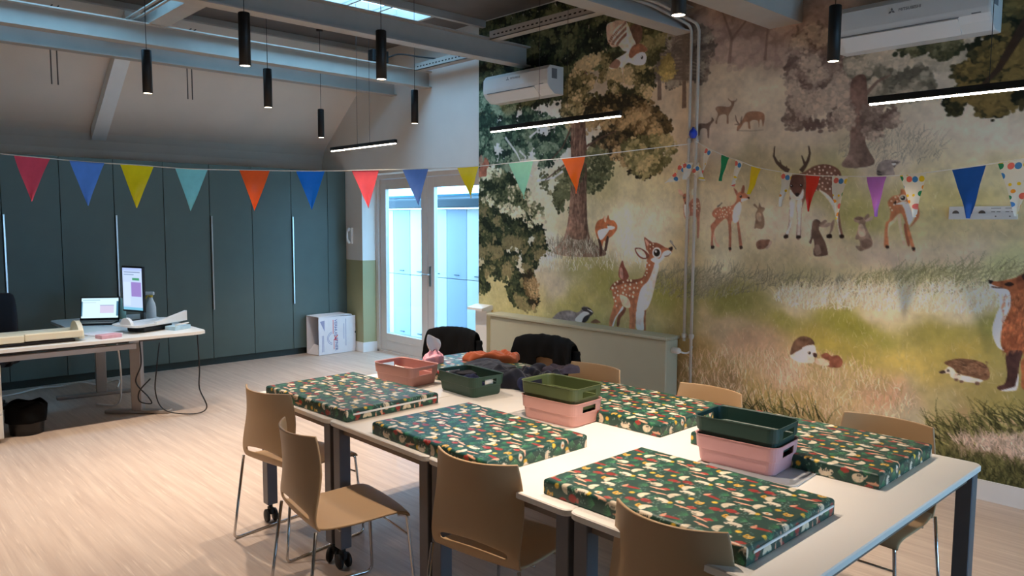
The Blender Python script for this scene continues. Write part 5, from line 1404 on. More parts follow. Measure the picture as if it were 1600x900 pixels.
def mat_mesh():
    h, w_ = mp_.shape[:2]
    u = (np.arange(w_) * PM) - MT; v = (np.arange(h) * PM) - MT
    rr = 0.012
    def fold(s, L):
        # distance along the unrolled cover -> (position, drop), with a rounded edge
        pos = np.clip(s, 0, L).astype(float); drop = np.zeros_like(pos)
        for sg, e in ((-1, 0.0), (1, L)):
            o = (s - e) * sg + rr * PI / 4
            a = np.clip(o / rr, 0, PI / 2)
            k = o > 0
            pos[k] = (e - sg * rr + sg * rr * np.sin(a))[k]
            drop[k] = (rr * (1 - np.cos(a)) + np.maximum(0, o - rr * PI / 2))[k]
        return pos, drop
    px, dx = fold(u, MD); py, dy = fold(v, ML)
    X, Y = np.meshgrid(px, py); DX, DY = np.meshgrid(dx, dy)
    Dp = np.maximum(DX, DY)
    crown = 0.004 * np.sin(np.clip(X / MD, 0, 1) * PI) * np.sin(np.clip(Y / ML, 0, 1) * PI)
    Z = MT - np.minimum(Dp, MT - 0.001) + crown
    return print_grid('cover', X - MD / 2, Y - ML / 2, Z, srgb_to_lin(mp_), m_cover, flip=True)
m_cover = attr_mat('printed_mat_cover', 0.44, 0.5, bump=0.05, bscale=300)
me_cover = mat_mesh()
m_zip = mat('white_zip_tape', (232, 232, 230), 0.5)
def make_mat():
    r = empty('changing_mat')
    link('cover', me_cover, r)
    MB().box(-MD / 2 + 0.004, MD / 2 - 0.004, -ML / 2 + 0.004, ML / 2 - 0.004, 0.0, 0.03).build('foam_core', mat('dark_teal_base', (16, 50, 46), 0.8), r)
    MB().box(-MD / 2 + 0.035, MD / 2 - 0.012, -ML / 2 - 0.005, -ML / 2 + 0.002, 0.028, 0.037, 0.002, 1).build('zip_tape', m_zip, r)
    return r
MTS = [((2.115, 3.53), 2.5, 'printed green mat with a white zip line at the far left of the tables'), ((2.12, 2.49), 180, 'printed green mat in the middle of the near side, without visible zip'),
       ((2.155, 1.44), 0.5, 'printed green mat nearest the camera with a white zip line'), ((3.03, 2.37), 181, 'printed green mat across the table behind the olive basket'),
       ((3.065, 1.44), 181, 'printed green mat at the right end behind the dark green basket'), ((3.05, 3.62), 180, 'printed green mat under the pile of clothes')]
q0 = make_mat()
for k, ((x, y), a, lb) in enumerate(MTS):
    o = q0 if k == 0 else copy_tree(q0)
    o.location = (x, y, TZ + 0.001); o.rotation_euler = (0, 0, R(a))
    tag(o, lb, 'mat', 'printed foam mats on the tables')

# ---------------------------------------------------------------- storage baskets
def basket_mesh(m):
    H = 0.114
    wt = 0.0035
    def ring(w_, l, r, z):
        # points ordered with columns for the hand holes on the short sides
        pts = []
        hx = [w_ / 2 - r, 0.050, 0.040, 0.0, -0.040, -0.050, -(w_ / 2 - r)]
        for x in hx: pts.append((x, l / 2))
        for k in range(1, 6): a = PI / 2 + PI / 2 * k / 5; pts.append((-(w_ / 2 - r) + r * math.cos(a), l / 2 - r + r * math.sin(a)))
        for t in (0.33, 0.66): pts.append((-w_ / 2, (l / 2 - r) * (1 - 2 * t)))
        for k in range(0, 6): a = PI + PI / 2 * k / 5; pts.append((-(w_ / 2 - r) + r * math.cos(a), -(l / 2 - r) + r * math.sin(a)))
        for x in hx[::-1][1:]: pts.append((x, -l / 2))
        for k in range(1, 6): a = 1.5 * PI + PI / 2 * k / 5; pts.append((w_ / 2 - r + r * math.cos(a), -(l / 2 - r) + r * math.sin(a)))
        for t in (0.33, 0.66): pts.append((w_ / 2, -(l / 2 - r) * (1 - 2 * t)))
        for k in range(0, 5): a = PI / 2 * k / 5; pts.append((w_ / 2 - r + r * math.cos(a), l / 2 - r + r * math.sin(a)))
        return [(x, y, z) for x, y in pts]
    lv = [(0.19, 0.30, 0.030, 0.004), (0.198, 0.308, 0.032, 0.0), (0.204, 0.316, 0.032, 0.008), (0.214, 0.328, 0.034, 0.054), (0.224, 0.338, 0.036, 0.057), (0.225, 0.340, 0.036, 0.064), (0.229, 0.344, 0.036, 0.094), (0.231, 0.346, 0.036, H - 0.004), (0.238, 0.353, 0.038, H)]
    outer = [ring(*a) for a in lv[1:]]
    inner = [ring(a[0] - 2 * wt, a[1] - 2 * wt, a[2] - wt, max(a[3], 0.004)) for a in lv[2:]]
    n = len(outer[0])
    b = MB()
    # hole between levels z .068 and .093 -> outer index 3..4 ; inner index 2..3
    holes = set(range(1, 5))
    base = n
    low = [i for i, p in enumerate(outer[0]) if abs(p[1] + outer[0][0][1]) < 1e-6 and abs(p[0]) <= 0.0501]
    low_cols = set(i for i in low if (i + 1) in low)
    allh = holes | low_cols
    def strip(A, C, flip, skip):
        vs = A + C
        fs = []
        for k in range(n):
            if skip and k in allh: continue
            k2 = (k + 1) % n
            q = (k, k2, n + k2, n + k)
            fs.append(q[::-1] if flip else q)
        b.add(vs, fs, False)
    for i in range(len(outer) - 1):
        strip(outer[i], outer[i + 1], False, i == 4)
    for i in range(len(inner) - 1):
        strip(inner[i], inner[i + 1], True, i == 3)
    strip(outer[-1], inner[-1], False, False)
    for k in allh:
        k2 = (k + 1) % n
        b.add([outer[4][k], outer[4][k2], inner[3][k2], inner[3][k]], [(0, 1, 2, 3)])
        b.add([outer[5][k], outer[5][k2], inner[4][k2], inner[4][k]], [(0, 3, 2, 1)])
    for cols in (holes, low_cols):
        for k in (min(cols), max(cols) + 1):
            k = k % n
            b.add([outer[4][k], outer[5][k], inner[4][k], inner[3][k]], [(0, 1, 2, 3)])
    b.add(outer[0], [list(range(n))[::-1]])
    b.add(inner[0], [list(range(n))])
    me = b.mesh('basket_shell')
    bm = bmesh.new(); bm.from_mesh(me); bmesh.ops.remove_doubles(bm, verts=bm.verts, dist=1e-5); bmesh.ops.recalc_face_normals(bm, faces=bm.faces); bm.to_mesh(me); bm.free()
    return me
bme = basket_mesh(None)
def basket(loc, rz, m, label, tilt=0.0):
    me = bme.copy(); me.materials.append(m)
    o = link('storage_basket', me, None, loc, R(rz))
    o.rotation_euler = (0, R(tilt), R(rz))
    return tag(o, label, 'basket', 'plastic storage baskets on the tables')
m_salmon = mat('salmon_plastic', (192, 140, 132), 0.5, var=0.02); m_pink = mat('pale_pink_plastic', (216, 164, 156), 0.5, var=0.02); m_mauve = mat('mauve_pink_plastic', (206, 156, 160), 0.5, var=0.02)
m_olgreen = mat('olive_green_plastic', (86, 98, 60), 0.5, var=0.02); m_dkgreen = mat('dark_green_plastic', (44, 74, 60), 0.5, var=0.02); m_tgreen = mat('deep_teal_green_plastic', (34, 66, 60), 0.5, var=0.02)
basket((2.605, 3.71, TZ + 0.001), 6, m_salmon, 'salmon pink basket at the far end of the tables')
basket((2.725, 3.255, TZ + 0.001), -3, m_dkgreen, 'single dark green basket with navy cloth inside')
basket((2.665, 2.495, TZ + 0.001), 4, m_pink, 'pale pink basket under the olive green one')
basket((2.666, 2.496, TZ + 0.072), 3.4, m_olgreen, 'olive green basket stacked on the pale pink one')
basket((2.705, 1.525, TZ + 0.006), 5, m_mauve, 'mauve pink basket under the dark green one nearest the camera')
basket((2.705, 1.526, TZ + 0.078), 4.4, m_tgreen, 'deep green basket on top of the stack nearest the camera')
b = MB(); b.loft([[(x, y, 0) for x, y in rrect(0.26, 0.36, 0.03)], [(x, y, 0.004) for x, y in rrect(0.26, 0.36, 0.03)]])
tag(b.build('basket_lid', mat('frosted_lid', (206, 210, 214), 0.25, alpha=0.75), None, (2.695, 1.445, TZ + 0.001), R(5)), 'frosted flat lid under the mauve basket stack', 'lid')

# ---------------------------------------------------------------- clothes and soft things
def fnoise(x, y, s):
    return (math.sin(x * 1.7 + s) * math.cos(y * 2.3 - s * 1.3) + 0.6 * math.sin(x * 4.1 - y * 3.3 + s * 2.1) + 0.35 * math.sin(x * 8.7 + y * 7.1 + s * 3.7) + 0.2 * math.sin(x * 15 - y * 17 + s)) / 2.1
def heap(name, m, loc, rz, sx, sy, h, seed, label, cat, freq=1.0, power=0.5, sub=1, parent=None):
    b = MB(); P = []
    n, k = 26, 40
    for i in range(n + 1):
        t = i / n
        row = []
        for j in range(k):
            a = 2 * PI * j / k
            ed = 1 + 0.16 * math.sin(3 * a + seed) + 0.09 * math.sin(5 * a - seed * 2) + 0.05 * math.sin(9 * a + seed)
            r_ = math.sin(t * PI / 2) * ed
            x, y = r_ * sx * math.cos(a), r_ * sy * math.sin(a)
            z = h * max(0.0, 1 - t ** 3) ** power * (0.74 + 0.42 * fnoise(x * freq * 11, y * freq * 11, seed) + 0.10 * math.sin((x * 0.8 + y) * 60 * freq + 3 * fnoise(x * 9, y * 9, seed)))
            row.append((x, y, max(0.002, z)))
        row.append(row[0])
        P.append(row)
    b.grid(P)
    b.add([(p[0] * 0.97, p[1] * 0.97, 0.001) for p in P[-1][:-1]], [list(range(k))])
    o = b.build(name, m, parent, loc, R(rz), sub=sub)
    if label: tag(o, label, cat)
    return o
m_orange = mat('rust_orange_fabric', (178, 82, 34), 0.85, var=0.1, scale=20, bump=0.15, bscale=220, sheen=0.3)
m_navyf = mat('dark_navy_fabric', (22, 25, 42), 0.9, var=0.2, scale=16, bump=0.15, bscale=220, sheen=0.2)
m_navy2 = mat('blue_navy_fabric', (34, 42, 80), 0.9, var=0.15, scale=16, bump=0.15, bscale=220)
m_blackf = mat('black_jacket_fabric', (6, 6, 7), 0.85, var=0.3, scale=8, bump=0.2, bscale=150, spec=0.25)
heap('orange_garment', m_orange, (3.24, 3.63, TZ + 0.058), 140, 0.18, 0.085, 0.075, 1.3, 'rust orange garment lying crumpled on the clothes mat', 'clothing', 1.0)
heap('navy_garment', m_navyf, (3.06, 3.12, TZ + 0.001), -50, 0.23, 0.125, 0.125, 4.2, 'dark navy clothes heaped behind the green basket', 'clothing', 0.8)
heap('dark_garment', m_navyf, (3.00, 3.47, TZ + 0.058), 20, 0.24, 0.15, 0.04, 5.6, 'flat dark garment spread over the mat behind the green basket', 'clothing', 0.7)
heap('grey_sock', mat('purple_grey_fabric', (66, 58, 70), 0.9, var=0.2, scale=20), (3.20, 3.02, TZ + 0.075), -40, 0.10, 0.045, 0.06, 2.1, 'purple grey knitted sleeve on top of the navy clothes', 'clothing', 1.0)
MB().lathe([(0.026, 0.0), (0.036, 0.0), (0.037, 0.05), (0.035, 0.10), (0.027, 0.10), (0.026, 0.0)], (0, 0, 0), 18, 'y').build('sleeve_cuff', m_navy2, None, (2.935, 3.03, TZ + 0.038), R(-35))
tag(bpy.data.objects['sleeve_cuff'], 'blue rolled cuff at the edge of the clothes heap', 'clothing')
heap('navy_cloth', m_navy2, (2.725, 3.27, TZ + 0.006), 10, 0.085, 0.12, 0.085, 3.3, 'folded navy cloth inside the single dark green basket', 'cloth', 0.7)
# paper label in the salmon basket, paper tag in the green basket's hand hole
b = MB(); b.grid([[(x, 0.006 * math.sin(x * 30), z) for x in (-0.05, -0.02, 0.02, 0.05)] for z in (0.0, 0.03, 0.055)])
tag(b.build('paper_note', mat('white_paper', (240, 238, 232), 0.7), None, (2.55, 3.70, TZ + 0.048), R(80), solid=0.001), 'white printed paper standing inside the salmon basket', 'paper')
b = MB(); b.grid([[(x, 0.003 * math.sin(x * 60), z) for x in (-0.03, 0.0, 0.03)] for z in (0.0, 0.02, 0.036)])
tag(b.build('paper_tag', MATS['white_paper'], None, (2.72, 3.091, TZ + 0.062), R(-3), solid=0.001), 'crumpled white tag in the hand hole of the green basket', 'paper')
# pink tissue pack
tp = empty('tissue_pack', (2.93, 3.86, TZ + 0.058), 20, 'pink soft pack of tissues with one white tissue pulled out', 'tissues')
tp.rotation_euler = (0, 0, R(25))
heap('wrapper', mat('pink_foil', (226, 160, 176), 0.35, var=0.12, scale=25), (0, 0, 0), 0, 0.085, 0.06, 0.075, 0.7, None, None, 0.8, parent=tp)
b = MB(); P = []
for i in range(9):
    t = i / 8
    P.append([(s * (0.018 + 0.030 * math.sin(t * 2.4)), 0.012 * math.sin(s * 4 + t * 3), 0.06 + 0.105 * t - 0.02 * s * t) for s in (-1, -0.5, 0, 0.5, 1)])
b.grid(P); b.build('tissue', mat('white_tissue', (244, 240, 238), 0.9), tp, (-0.01, 0, 0), -1.0, solid=0.002, sub=1)
# jackets draped over chair backs
def jacket(name, loc, rz, wd, label, seed, gap=False):
    b = MB(); P = []
    nu, nv = 30, 36
    for i in range(nu + 1):
        s = i / nu * 2 - 1
        row = []
        for j in range(nv + 1):
            v = j / nv * 2 - 1      # -1 bottom behind, 0 over the top, 1 bottom in front
            a = v * 1.15
            dn = abs(v)
            top = 0.878 - 0.030 * abs(s) ** 3
            w_ = wd * (1 + 0.16 * dn)
            fold = 0.014 * fnoise(s * 5, v * 4, seed) * (0.4 + dn) + 0.010 * math.sin(s * 13 + v * 2 + seed) * dn
            cv = 0.066 * abs(s) ** 2.2
            x = -0.262 + 0.045 * math.tanh(v * 6) + 0.03 * v + cv + fold * (1 if v > 0 else -1)
            z = top - (0.42 if v > 0 else 0.40) * max(0, dn - 0.06) ** 1.05 + 0.008 * fnoise(s * 8, v * 3, seed + 1)
            row.append((x, s * w_ * 0.5, z))
        P.append(row)
    hole = (lambda i, j: gap and j > nv * 0.70 and nu * 0.36 < i < nu * 0.62) if gap else None
    b.grid(P, skip=hole)
    r = empty(name, loc, R(rz), label, 'jacket')
    b.build('body', m_blackf, r, solid=0.016, sub=1)
    for sg in (-1, 1):
        path = bez([(-0.22, sg * wd * 0.50, 0.80), (-0.20, sg * wd * 0.52, 0.68), (-0.19, sg * wd * 0.50, 0.54), (-0.17, sg * wd * 0.46, 0.42)], 6)
        MB().tube(path, [0.030 + 0.014 * math.sin(k / 18 * 3) + 0.004 * math.sin(k * 2.1) for k in range(len(path))], 12).build('sleeve', m_blackf, r)
    return r
jacket('black_jacket', (3.66, 3.76, 0), 186, 0.52, 'black jacket over the chair back before the sage radiator', 1.0, True)
jacket('black_jacket', (3.43, 4.48, 0), 198, 0.44, 'black jacket over the chair back before the glass door', 2.6)

# ---------------------------------------------------------------- corner desk
m_desk = mat('white_desk_laminate', (222, 222, 218), 0.35, var=0.015)
m_dleg = mat('silver_desk_leg', (160, 152, 146), 0.4, 0.35, var=0.03)
dk = empty('corner_desk', (0, 0, 0), 0, 'white L-shaped sit-stand desk before the cabinets', 'desk')
DT = 0.735
b = MB()
out = [(0.2, 6.62), (2.45, 6.62), (2.50, 6.63), (2.545, 6.66), (2.56, 6.72), (2.56, 8.22), (2.54, 8.27), (2.49, 8.29), (1.76, 8.29), (1.71, 8.27), (1.69, 8.22), (1.69, 7.55), (1.64, 7.46), (1.54, 7.42), (0.2, 7.42)]
b.prism(out, DT - 0.025, DT); b.build('desk_top', m_desk, dk)
b = MB(); b.box(0.3, 2.02, 6.80, 6.86, 0.615, 0.655); b.box(1.98, 2.06, 6.86, 8.10, 0.655, 0.70); b.build('frame_rail', m_dleg, dk)
MB().box(0.3, 2.25, 6.90, 7.02, 0.655, 0.70, 0.006).build('cable_tray', mat('dark_brown_tray', (64, 50, 44), 0.6), dk)
lg = MB().box(-0.045, 0.045, -0.035, 0.035, 0.03, 0.71, 0.004, 1).build('leg', m_dleg, dk, (2.095, 7.06, 0), R(-42))
MB().box(-0.28, 0.28, -0.04, 0.04, 0.0, 0.032, 0.008).build('foot', m_dleg, lg)
lg = MB().box(-0.045, 0.045, -0.035, 0.035, 0.03, 0.71, 0.004, 1).build('leg', m_dleg, dk, (2.055, 8.03, 0), R(-8))
MB().box(-0.38, 0.30, -0.04, 0.04, 0.0, 0.032, 0.008).build('foot', m_dleg, lg)
lg = MB().box(-0.045, 0.045, -0.035, 0.035, 0.03, 0.71, 0.004, 1).build('leg', m_dleg, dk, (0.42, 7.03, 0), R(90))
MB().box(-0.30, 0.30, -0.04, 0.04, 0.0, 0.032, 0.008).build('foot', m_dleg, lg)

def screen_mat(name, seed):
    m = bpy.data.materials.new(name); m.use_nodes = True
    nt = m.node_tree; p = nt.nodes['Principled BSDF']
    p.inputs['Base Color'].default_value = (0.02, 0.02, 0.02, 1); p.inputs['Roughness'].default_value = 0.2
    p.inputs['Emission Strength'].default_value = 1.0
    a = nt.nodes.new('ShaderNodeAttribute'); a.attribute_name = 'print'
    nt.links.new(a.outputs['Color'], p.inputs['Emission Color'])
    return m
def screen(w_, h, rects, m, bg):
    n = 48; k = max(8, int(n * h / w_))
    img = np.zeros((k, n, 3), np.float32); img[:] = np.array(bg) / 255
    for x0, x1, y0, y1, c in rects:
        img[int(y0 * k):max(int(y0 * k) + 1, int(y1 * k)), int(x0 * n):int(x1 * n)] = np.array(c) / 255
    X, Z = np.meshgrid(np.linspace(-w_ / 2, w_ / 2, n), np.linspace(h, 0, k))
    return print_grid('display', X, np.zeros_like(X), Z, srgb_to_lin(img), m)
m_scr = screen_mat('lit_screen', 1)
# laptop
lp = empty('laptop', (2.02, 7.86, DT), R(-30), 'open black laptop with a lit page on the desk', 'laptop')
MB().box(-0.17, 0.17, -0.25, 0.0, 0.0, 0.018, 0.004).build('base', m_black, lp)
kb = MB()
for i in range(5):
    for j in range(12):
        kb.box(-0.155 + j * 0.026, -0.133 + j * 0.026, -0.045 - i * 0.024, -0.025 - i * 0.024, 0.018, 0.0205)
kb.build('keyboard', mat('grey_keys', (60, 62, 66), 0.6), lp)
b = MB().box(-0.17, 0.17, 0.0, 0.012, 0.0, 0.225, 0.004); lid = b.build('screen_lid', m_black, lp, (0, 0.0, 0.016)); lid.rotation_euler = (R(-14), 0, 0)
sc = link('display', screen(0.318, 0.19, [(0.0, 1, 0.0, 0.09, (196, 226, 240)), (0.06, 0.5, 0.13, 0.16, (150, 190, 210)), (0, 0.05, 0.2, 0.9, (70, 120, 150)), (0.94, 1, 0.2, 0.9, (70, 120, 150)), (0.5, 0.88, 0.36, 0.78, (206, 200, 226)), (0.5, 0.88, 0.36, 0.39, (150, 160, 200)), (0.06, 0.4, 0.24, 0.26, (190, 210, 220))], m_scr, (212, 244, 250)), lid, (0, -0.002, 0.022))
# monitor
mo = empty('monitor', (2.25, 7.62, DT), R(-69), 'upright computer monitor seen at an angle on the desk', 'monitor')
MB().box(-0.10, 0.10, -0.02, 0.16, 0.0, 0.012, 0.004).build('stand_foot', m_black, mo)
MB().box(-0.03, 0.03, 0.09, 0.115, 0.01, 0.40, 0.006).box(-0.02, 0.02, 0.02, 0.10, 0.24, 0.30).build('stand_neck', mat('grey_stand', (120, 120, 122), 0.4, 0.5), mo)
hd = MB().box(-0.145, 0.145, 0.0, 0.025, 0.10, 0.53, 0.004).build('screen_frame', m_black, mo)
link('display', screen(0.265, 0.395, [(0, 1, 0, 0.08, (170, 190, 236)), (0.1, 0.9, 0.10, 0.12, (60, 80, 120)), (0.1, 0.6, 0.16, 0.18, (90, 120, 150)), (0.5, 0.86, 0.24, 0.30, (70, 150, 110)), (0.45, 0.95, 0.34, 0.68, (150, 128, 196)), (0.05, 0.4, 0.34, 0.9, (200, 220, 240)), (0, 1, 0.94, 1, (120, 190, 220))], m_scr, (190, 210, 244)), hd, (0, -0.001, 0.118))
# spray bottle
sp = empty('spray_bottle', (2.485, 7.86, DT), R(-45), 'white spray bottle with yellow trigger beside the monitor', 'bottle')
MB().lathe([(0.0, 0.0), (0.043, 0.0), (0.045, 0.01), (0.045, 0.10), (0.038, 0.14), (0.018, 0.19), (0.014, 0.21), (0.0, 0.21)], seg=20).build('bottle_body', m_plast, sp)
MB().lathe([(0.0, 0.205), (0.019, 0.205), (0.019, 0.225), (0.0, 0.225)], seg=16).build('collar', mat('yellow_plastic', (232, 190, 40), 0.4), sp)
MB().box(-0.06, 0.035, -0.014, 0.014, 0.225, 0.26, 0.009).build('spray_head', m_plast, sp)
MB().tube(bez([(-0.03, 0, 0.226), (-0.045, 0, 0.205), (-0.062, 0, 0.175)]), 0.006, 8).box(-0.075, -0.058, -0.01, 0.01, 0.232, 0.255, 0.003).build('trigger', MATS['yellow_plastic'], sp)
b2 = MB().lathe([(0.0, 0.0), (0.036, 0.0), (0.038, 0.01), (0.038, 0.13), (0.030, 0.16), (0.016, 0.175), (0.016, 0.2), (0.0, 0.2)], seg=20).build('pump_bottle', mat('pale_green_plastic', (170, 206, 190), 0.35))
b2.location = (2.25, 7.98, DT); tag(b2, 'pale green bottle half hidden behind the monitor', 'bottle')
# baby scale
bs = empty('baby_scale', (2.20, 7.02, DT), R(24), 'white baby weighing scale with a curved tray on the desk', 'scale')
MB().box(-0.15, 0.16, -0.10, 0.10, 0.0, 0.045, 0.012).build('scale_base', m_black, bs)
b = MB(); b.loft([[(x, y, 0.048) for x, y in rrect(0.46, 0.24, 0.05)], [(x, y, 0.056) for x, y in rrect(0.54, 0.29, 0.06)], [(x, y, 0.074) for x, y in rrect(0.56, 0.31, 0.06)], [(x, y, 0.076) for x, y in rrect(0.53, 0.28, 0.05)], [(x, y, 0.062) for x, y in rrect(0.46, 0.22, 0.05)]])
b.build('tray', m_plast, bs)
b = MB(); b.add([(-0.06, -0.155, 0.062), (0.275, -0.155, 0.062), (0.275, -0.155, 0.15), (-0.06, -0.155, 0.082), (-0.06, -0.125, 0.062), (0.275, -0.125, 0.062), (0.275, -0.125, 0.15), (-0.06, -0.125, 0.082)], [(0, 1, 2, 3), (7, 6, 5, 4), (0, 4, 5, 1), (1, 5, 6, 2), (2, 6, 7, 3), (3, 7, 4, 0)])
b.build('side_guard', m_plast, bs)
b = MB(); b.prism([(-0.02 + 0.065 * math.cos(a), 0.065 + 0.07 * math.sin(a)) for a in [PI * i / 12 for i in range(13)]], -0.262, -0.235, 'x'); b.build('head_rest', m_plast, bs)
# length measuring board
lb = empty('measuring_board', (0, 0, DT), 0, 'cream infant length measuring board at the desk front', 'measuring board')
m_cream = mat('cream_plastic', (222, 212, 184), 0.4, var=0.02)
b = MB(); P = []
for x in (0.55, 0.9, 1.25, 1.58):
    P.append([(x, 6.86 + dy, 0.02 + 0.055 * (abs(dy) / 0.15) ** 2) for dy in [-0.15 + 0.03 * j for j in range(11)]])
b.grid(P); b.build('trough', m_cream, lb, solid=0.014)
MB().box(0.55, 1.20, 6.695, 6.725, 0.03, 0.085, 0.008).box(1.20, 1.60, 6.69, 6.73, 0.035, 0.092, 0.01).build('side_rail', m_cream, lb)
b = MB(); pts = [(6.70 + 0.16 + 0.15 * math.cos(a), 0.02 + 0.13 * math.sin(a)) for a in [PI * i / 14 for i in range(15)]]
b.prism(pts, 1.575, 1.61, 'x'); b.build('end_stop', m_cream, lb)
MB().box(0.55, 1.55, 6.74, 6.98, 0.0, 0.02).build('board_base', mat('dark_brown_tray', (64, 50, 44)), lb)
# papers, pink carton, pale blue boxes
for k, (x, y, rz, w_, d, h, c, nm, lbl) in enumerate(((1.80, 6.98, 20, 0.21, 0.28, 0.012, (236, 236, 240), 'paper_stack', 'white stack of papers beside the measuring board'), (1.80, 6.76, 14, 0.17, 0.10, 0.03, (206, 158, 168), 'pink_carton', 'flat pink carton at the front edge of the desk'), (2.40, 6.90, 25, 0.18, 0.12, 0.035, (176, 206, 220), 'glove_box', 'pale blue box at the right end of the desk'))):
    tag(MB().box(-w_ / 2, w_ / 2, -d / 2, d / 2, 0, h, 0.003, 1).build(nm, mat(nm + '_card', c, 0.6, var=0.08, scale=30), None, (x, y, DT), R(rz)), lbl, 'paper' if k == 0 else 'box')
b = MB(); b.tube(bez([(2.36, 6.86, DT + 0.04), (2.44, 6.84, DT + 0.055), (2.50, 6.93, DT + 0.045), (2.45, 7.02, DT + 0.02), (2.36, 7.0, DT + 0.01)]), 0.006, 8)
tag(b.build('white_cable', m_plast), 'white cable looped over the pale blue box', 'cable')
# cables hanging from the desk
for pts, nm, lbl, m in (([(2.50, 6.72, DT - 0.03), (2.51, 6.72, 0.40), (2.50, 6.71, 0.22), (2.54, 6.66, 0.05), (2.42, 6.66, 0.012), (2.22, 6.76, 0.06), (2.16, 6.80, 0.22), (2.18, 6.80, 0.45), (2.22, 6.84, 0.64)], 'black_cable', 'long black cable drooping in a loop below the desk end', m_black),
                        ([(2.10, 6.98, 0.66), (2.10, 6.96, 0.45), (2.05, 6.95, 0.30), (2.14, 6.93, 0.16), (2.16, 6.92, 0.10), (2.07, 6.93, 0.13), (2.07, 6.93, 0.22), (2.16, 6.92, 0.32)], 'black_cable', 'short knotted black cable beside the front desk leg', m_black),
                        ([(2.0, 7.3, 0.66), (2.03, 7.32, 0.45), (2.04, 7.34, 0.2), (2.02, 7.40, 0.03), (1.9, 7.6, 0.012)], 'white_cable', 'white cable dropping behind the front desk leg', m_plast),
                        ([(1.1, 8.5, 0.02), (1.4, 8.55, 0.012), (1.65, 8.62, 0.03), (1.85, 8.66, 0.012), (2.0, 8.55, 0.05), (2.15, 8.5, 0.012), (2.3, 8.36, 0.06), (2.25, 8.22, 0.012)], 'white_cable', 'white power lead snaking over the floor behind the desk', m_plast),
                        ([(1.2, 7.3, 0.60), (1.5, 7.4, 0.57), (1.75, 7.55, 0.62), (1.95, 7.6, 0.67)], 'black_cable', 'black cable sagging under the desk top', m_black)):
    tag(MB().tube(bez(pts, 8), 0.006 if m is m_black else 0.008, 6).build(nm, m), lbl, 'cable')
# office chair
oc = empty('office_chair', (1.05, 7.75, 0), R(-40), 'dark office chair cut by the left edge of the picture', 'chair')
m_oc = mat('charcoal_office_fabric', (36, 36, 42), 0.85, var=0.1, bump=0.1)
MB().box(-0.23, 0.23, -0.22, 0.22, 0.44, 0.52, 0.035, 3).build('seat', m_oc, oc)
b = MB(); P = [[(s * (0.22 - 0.05 * t * t), 0.20 + 0.06 * t - 0.03 * (1 - s * s), 0.56 + 0.50 * t) for s in (-1, -0.6, -0.2, 0.2, 0.6, 1)] for t in (0, 0.25, 0.5, 0.75, 1)]
b.grid(P); b.build('backrest', m_oc, oc, solid=0.05, sub=1)
MB().tube([(0, 0, 0.10), (0, 0, 0.45)], 0.028, 12).box(-0.03, 0.03, 0.05, 0.26, 0.42, 0.45).box(-0.025, 0.025, 0.235, 0.26, 0.42, 0.75).build('gas_column', m_black, oc)
for k in range(5):
    a = 2 * PI * k / 5 + 0.3
    lg = MB().tube([(0.02 * math.cos(a), 0.02 * math.sin(a), 0.11), (0.30 * math.cos(a), 0.30 * math.sin(a), 0.075)], [0.024, 0.016], 8).build('leg', m_black, oc)
    MB().lathe([(0.0, -0.022), (0.03, -0.022), (0.03, 0.022), (0.0, 0.022)], (0.31 * math.cos(a), 0.31 * math.sin(a), 0.03), 14, 'y').build('caster_wheel', m_black, lg)
for s in (-1, 1):
    MB().tube(fillet([(s * 0.20, 0.0, 0.45), (s * 0.27, 0.0, 0.46), (s * 0.27, 0.0, 0.64)], 0.04), 0.014, 8).box(s * 0.27 - 0.04, s * 0.27 + 0.04, -0.13, 0.12, 0.64, 0.67, 0.012).build('armrest', m_black, oc)
# pedestal and bin
pd = empty('drawer_pedestal', (0.84, 7.02, 0), 0, 'white drawer pedestal cut by the left picture edge below the desk', 'drawer unit')
MB().box(-0.21, 0.21, -0.24, 0.28, 0.03, 0.60, 0.004, 1).build('body', m_desk, pd)
for k in range(3):
    d = MB().box(-0.205, 0.205, -0.258, -0.242, 0.04 + 0.185 * k, 0.215 + 0.185 * k, 0.003, 1).build('drawer', m_desk, pd)
    MB().box(-0.06, 0.06, -0.275, -0.258, 0.12 + 0.185 * k, 0.135 + 0.185 * k, 0.003, 1).build('handle', m_alu, d)
bn = empty('waste_bin', (1.235, 6.98, 0), 0, 'black waste bin lined with a black bag under the desk', 'bin')
MB().lathe([(0.0, 0.0), (0.115, 0.0), (0.135, 0.22), (0.128, 0.22), (0.11, 0.01), (0.0, 0.01)], seg=26).build('bin_body', m_black, bn)
b = MB(); P = []
for i in range(7):
    t = i / 6
    P.append([((0.139 + 0.006 * math.sin(7 * a + 3 * t) - 0.02 * (t > 0.85) + 0.006 * t) * math.cos(a), (0.139 + 0.006 * math.sin(7 * a + 3 * t) - 0.02 * (t > 0.85)) * math.sin(a), 0.10 + 0.15 * t + 0.012 * math.sin(4 * a) * t) for a in [2 * PI * j / 36 for j in range(37)]])
b.grid(P); b.add([(0.125 * math.cos(a), 0.125 * math.sin(a), 0.225) for a in [2 * PI * j / 24 for j in range(24)]], [list(range(24))])
b.build('bin_bag', mat('glossy_black_bag', (5, 5, 6), 0.8, spec=0.15), bn, solid=0.003)

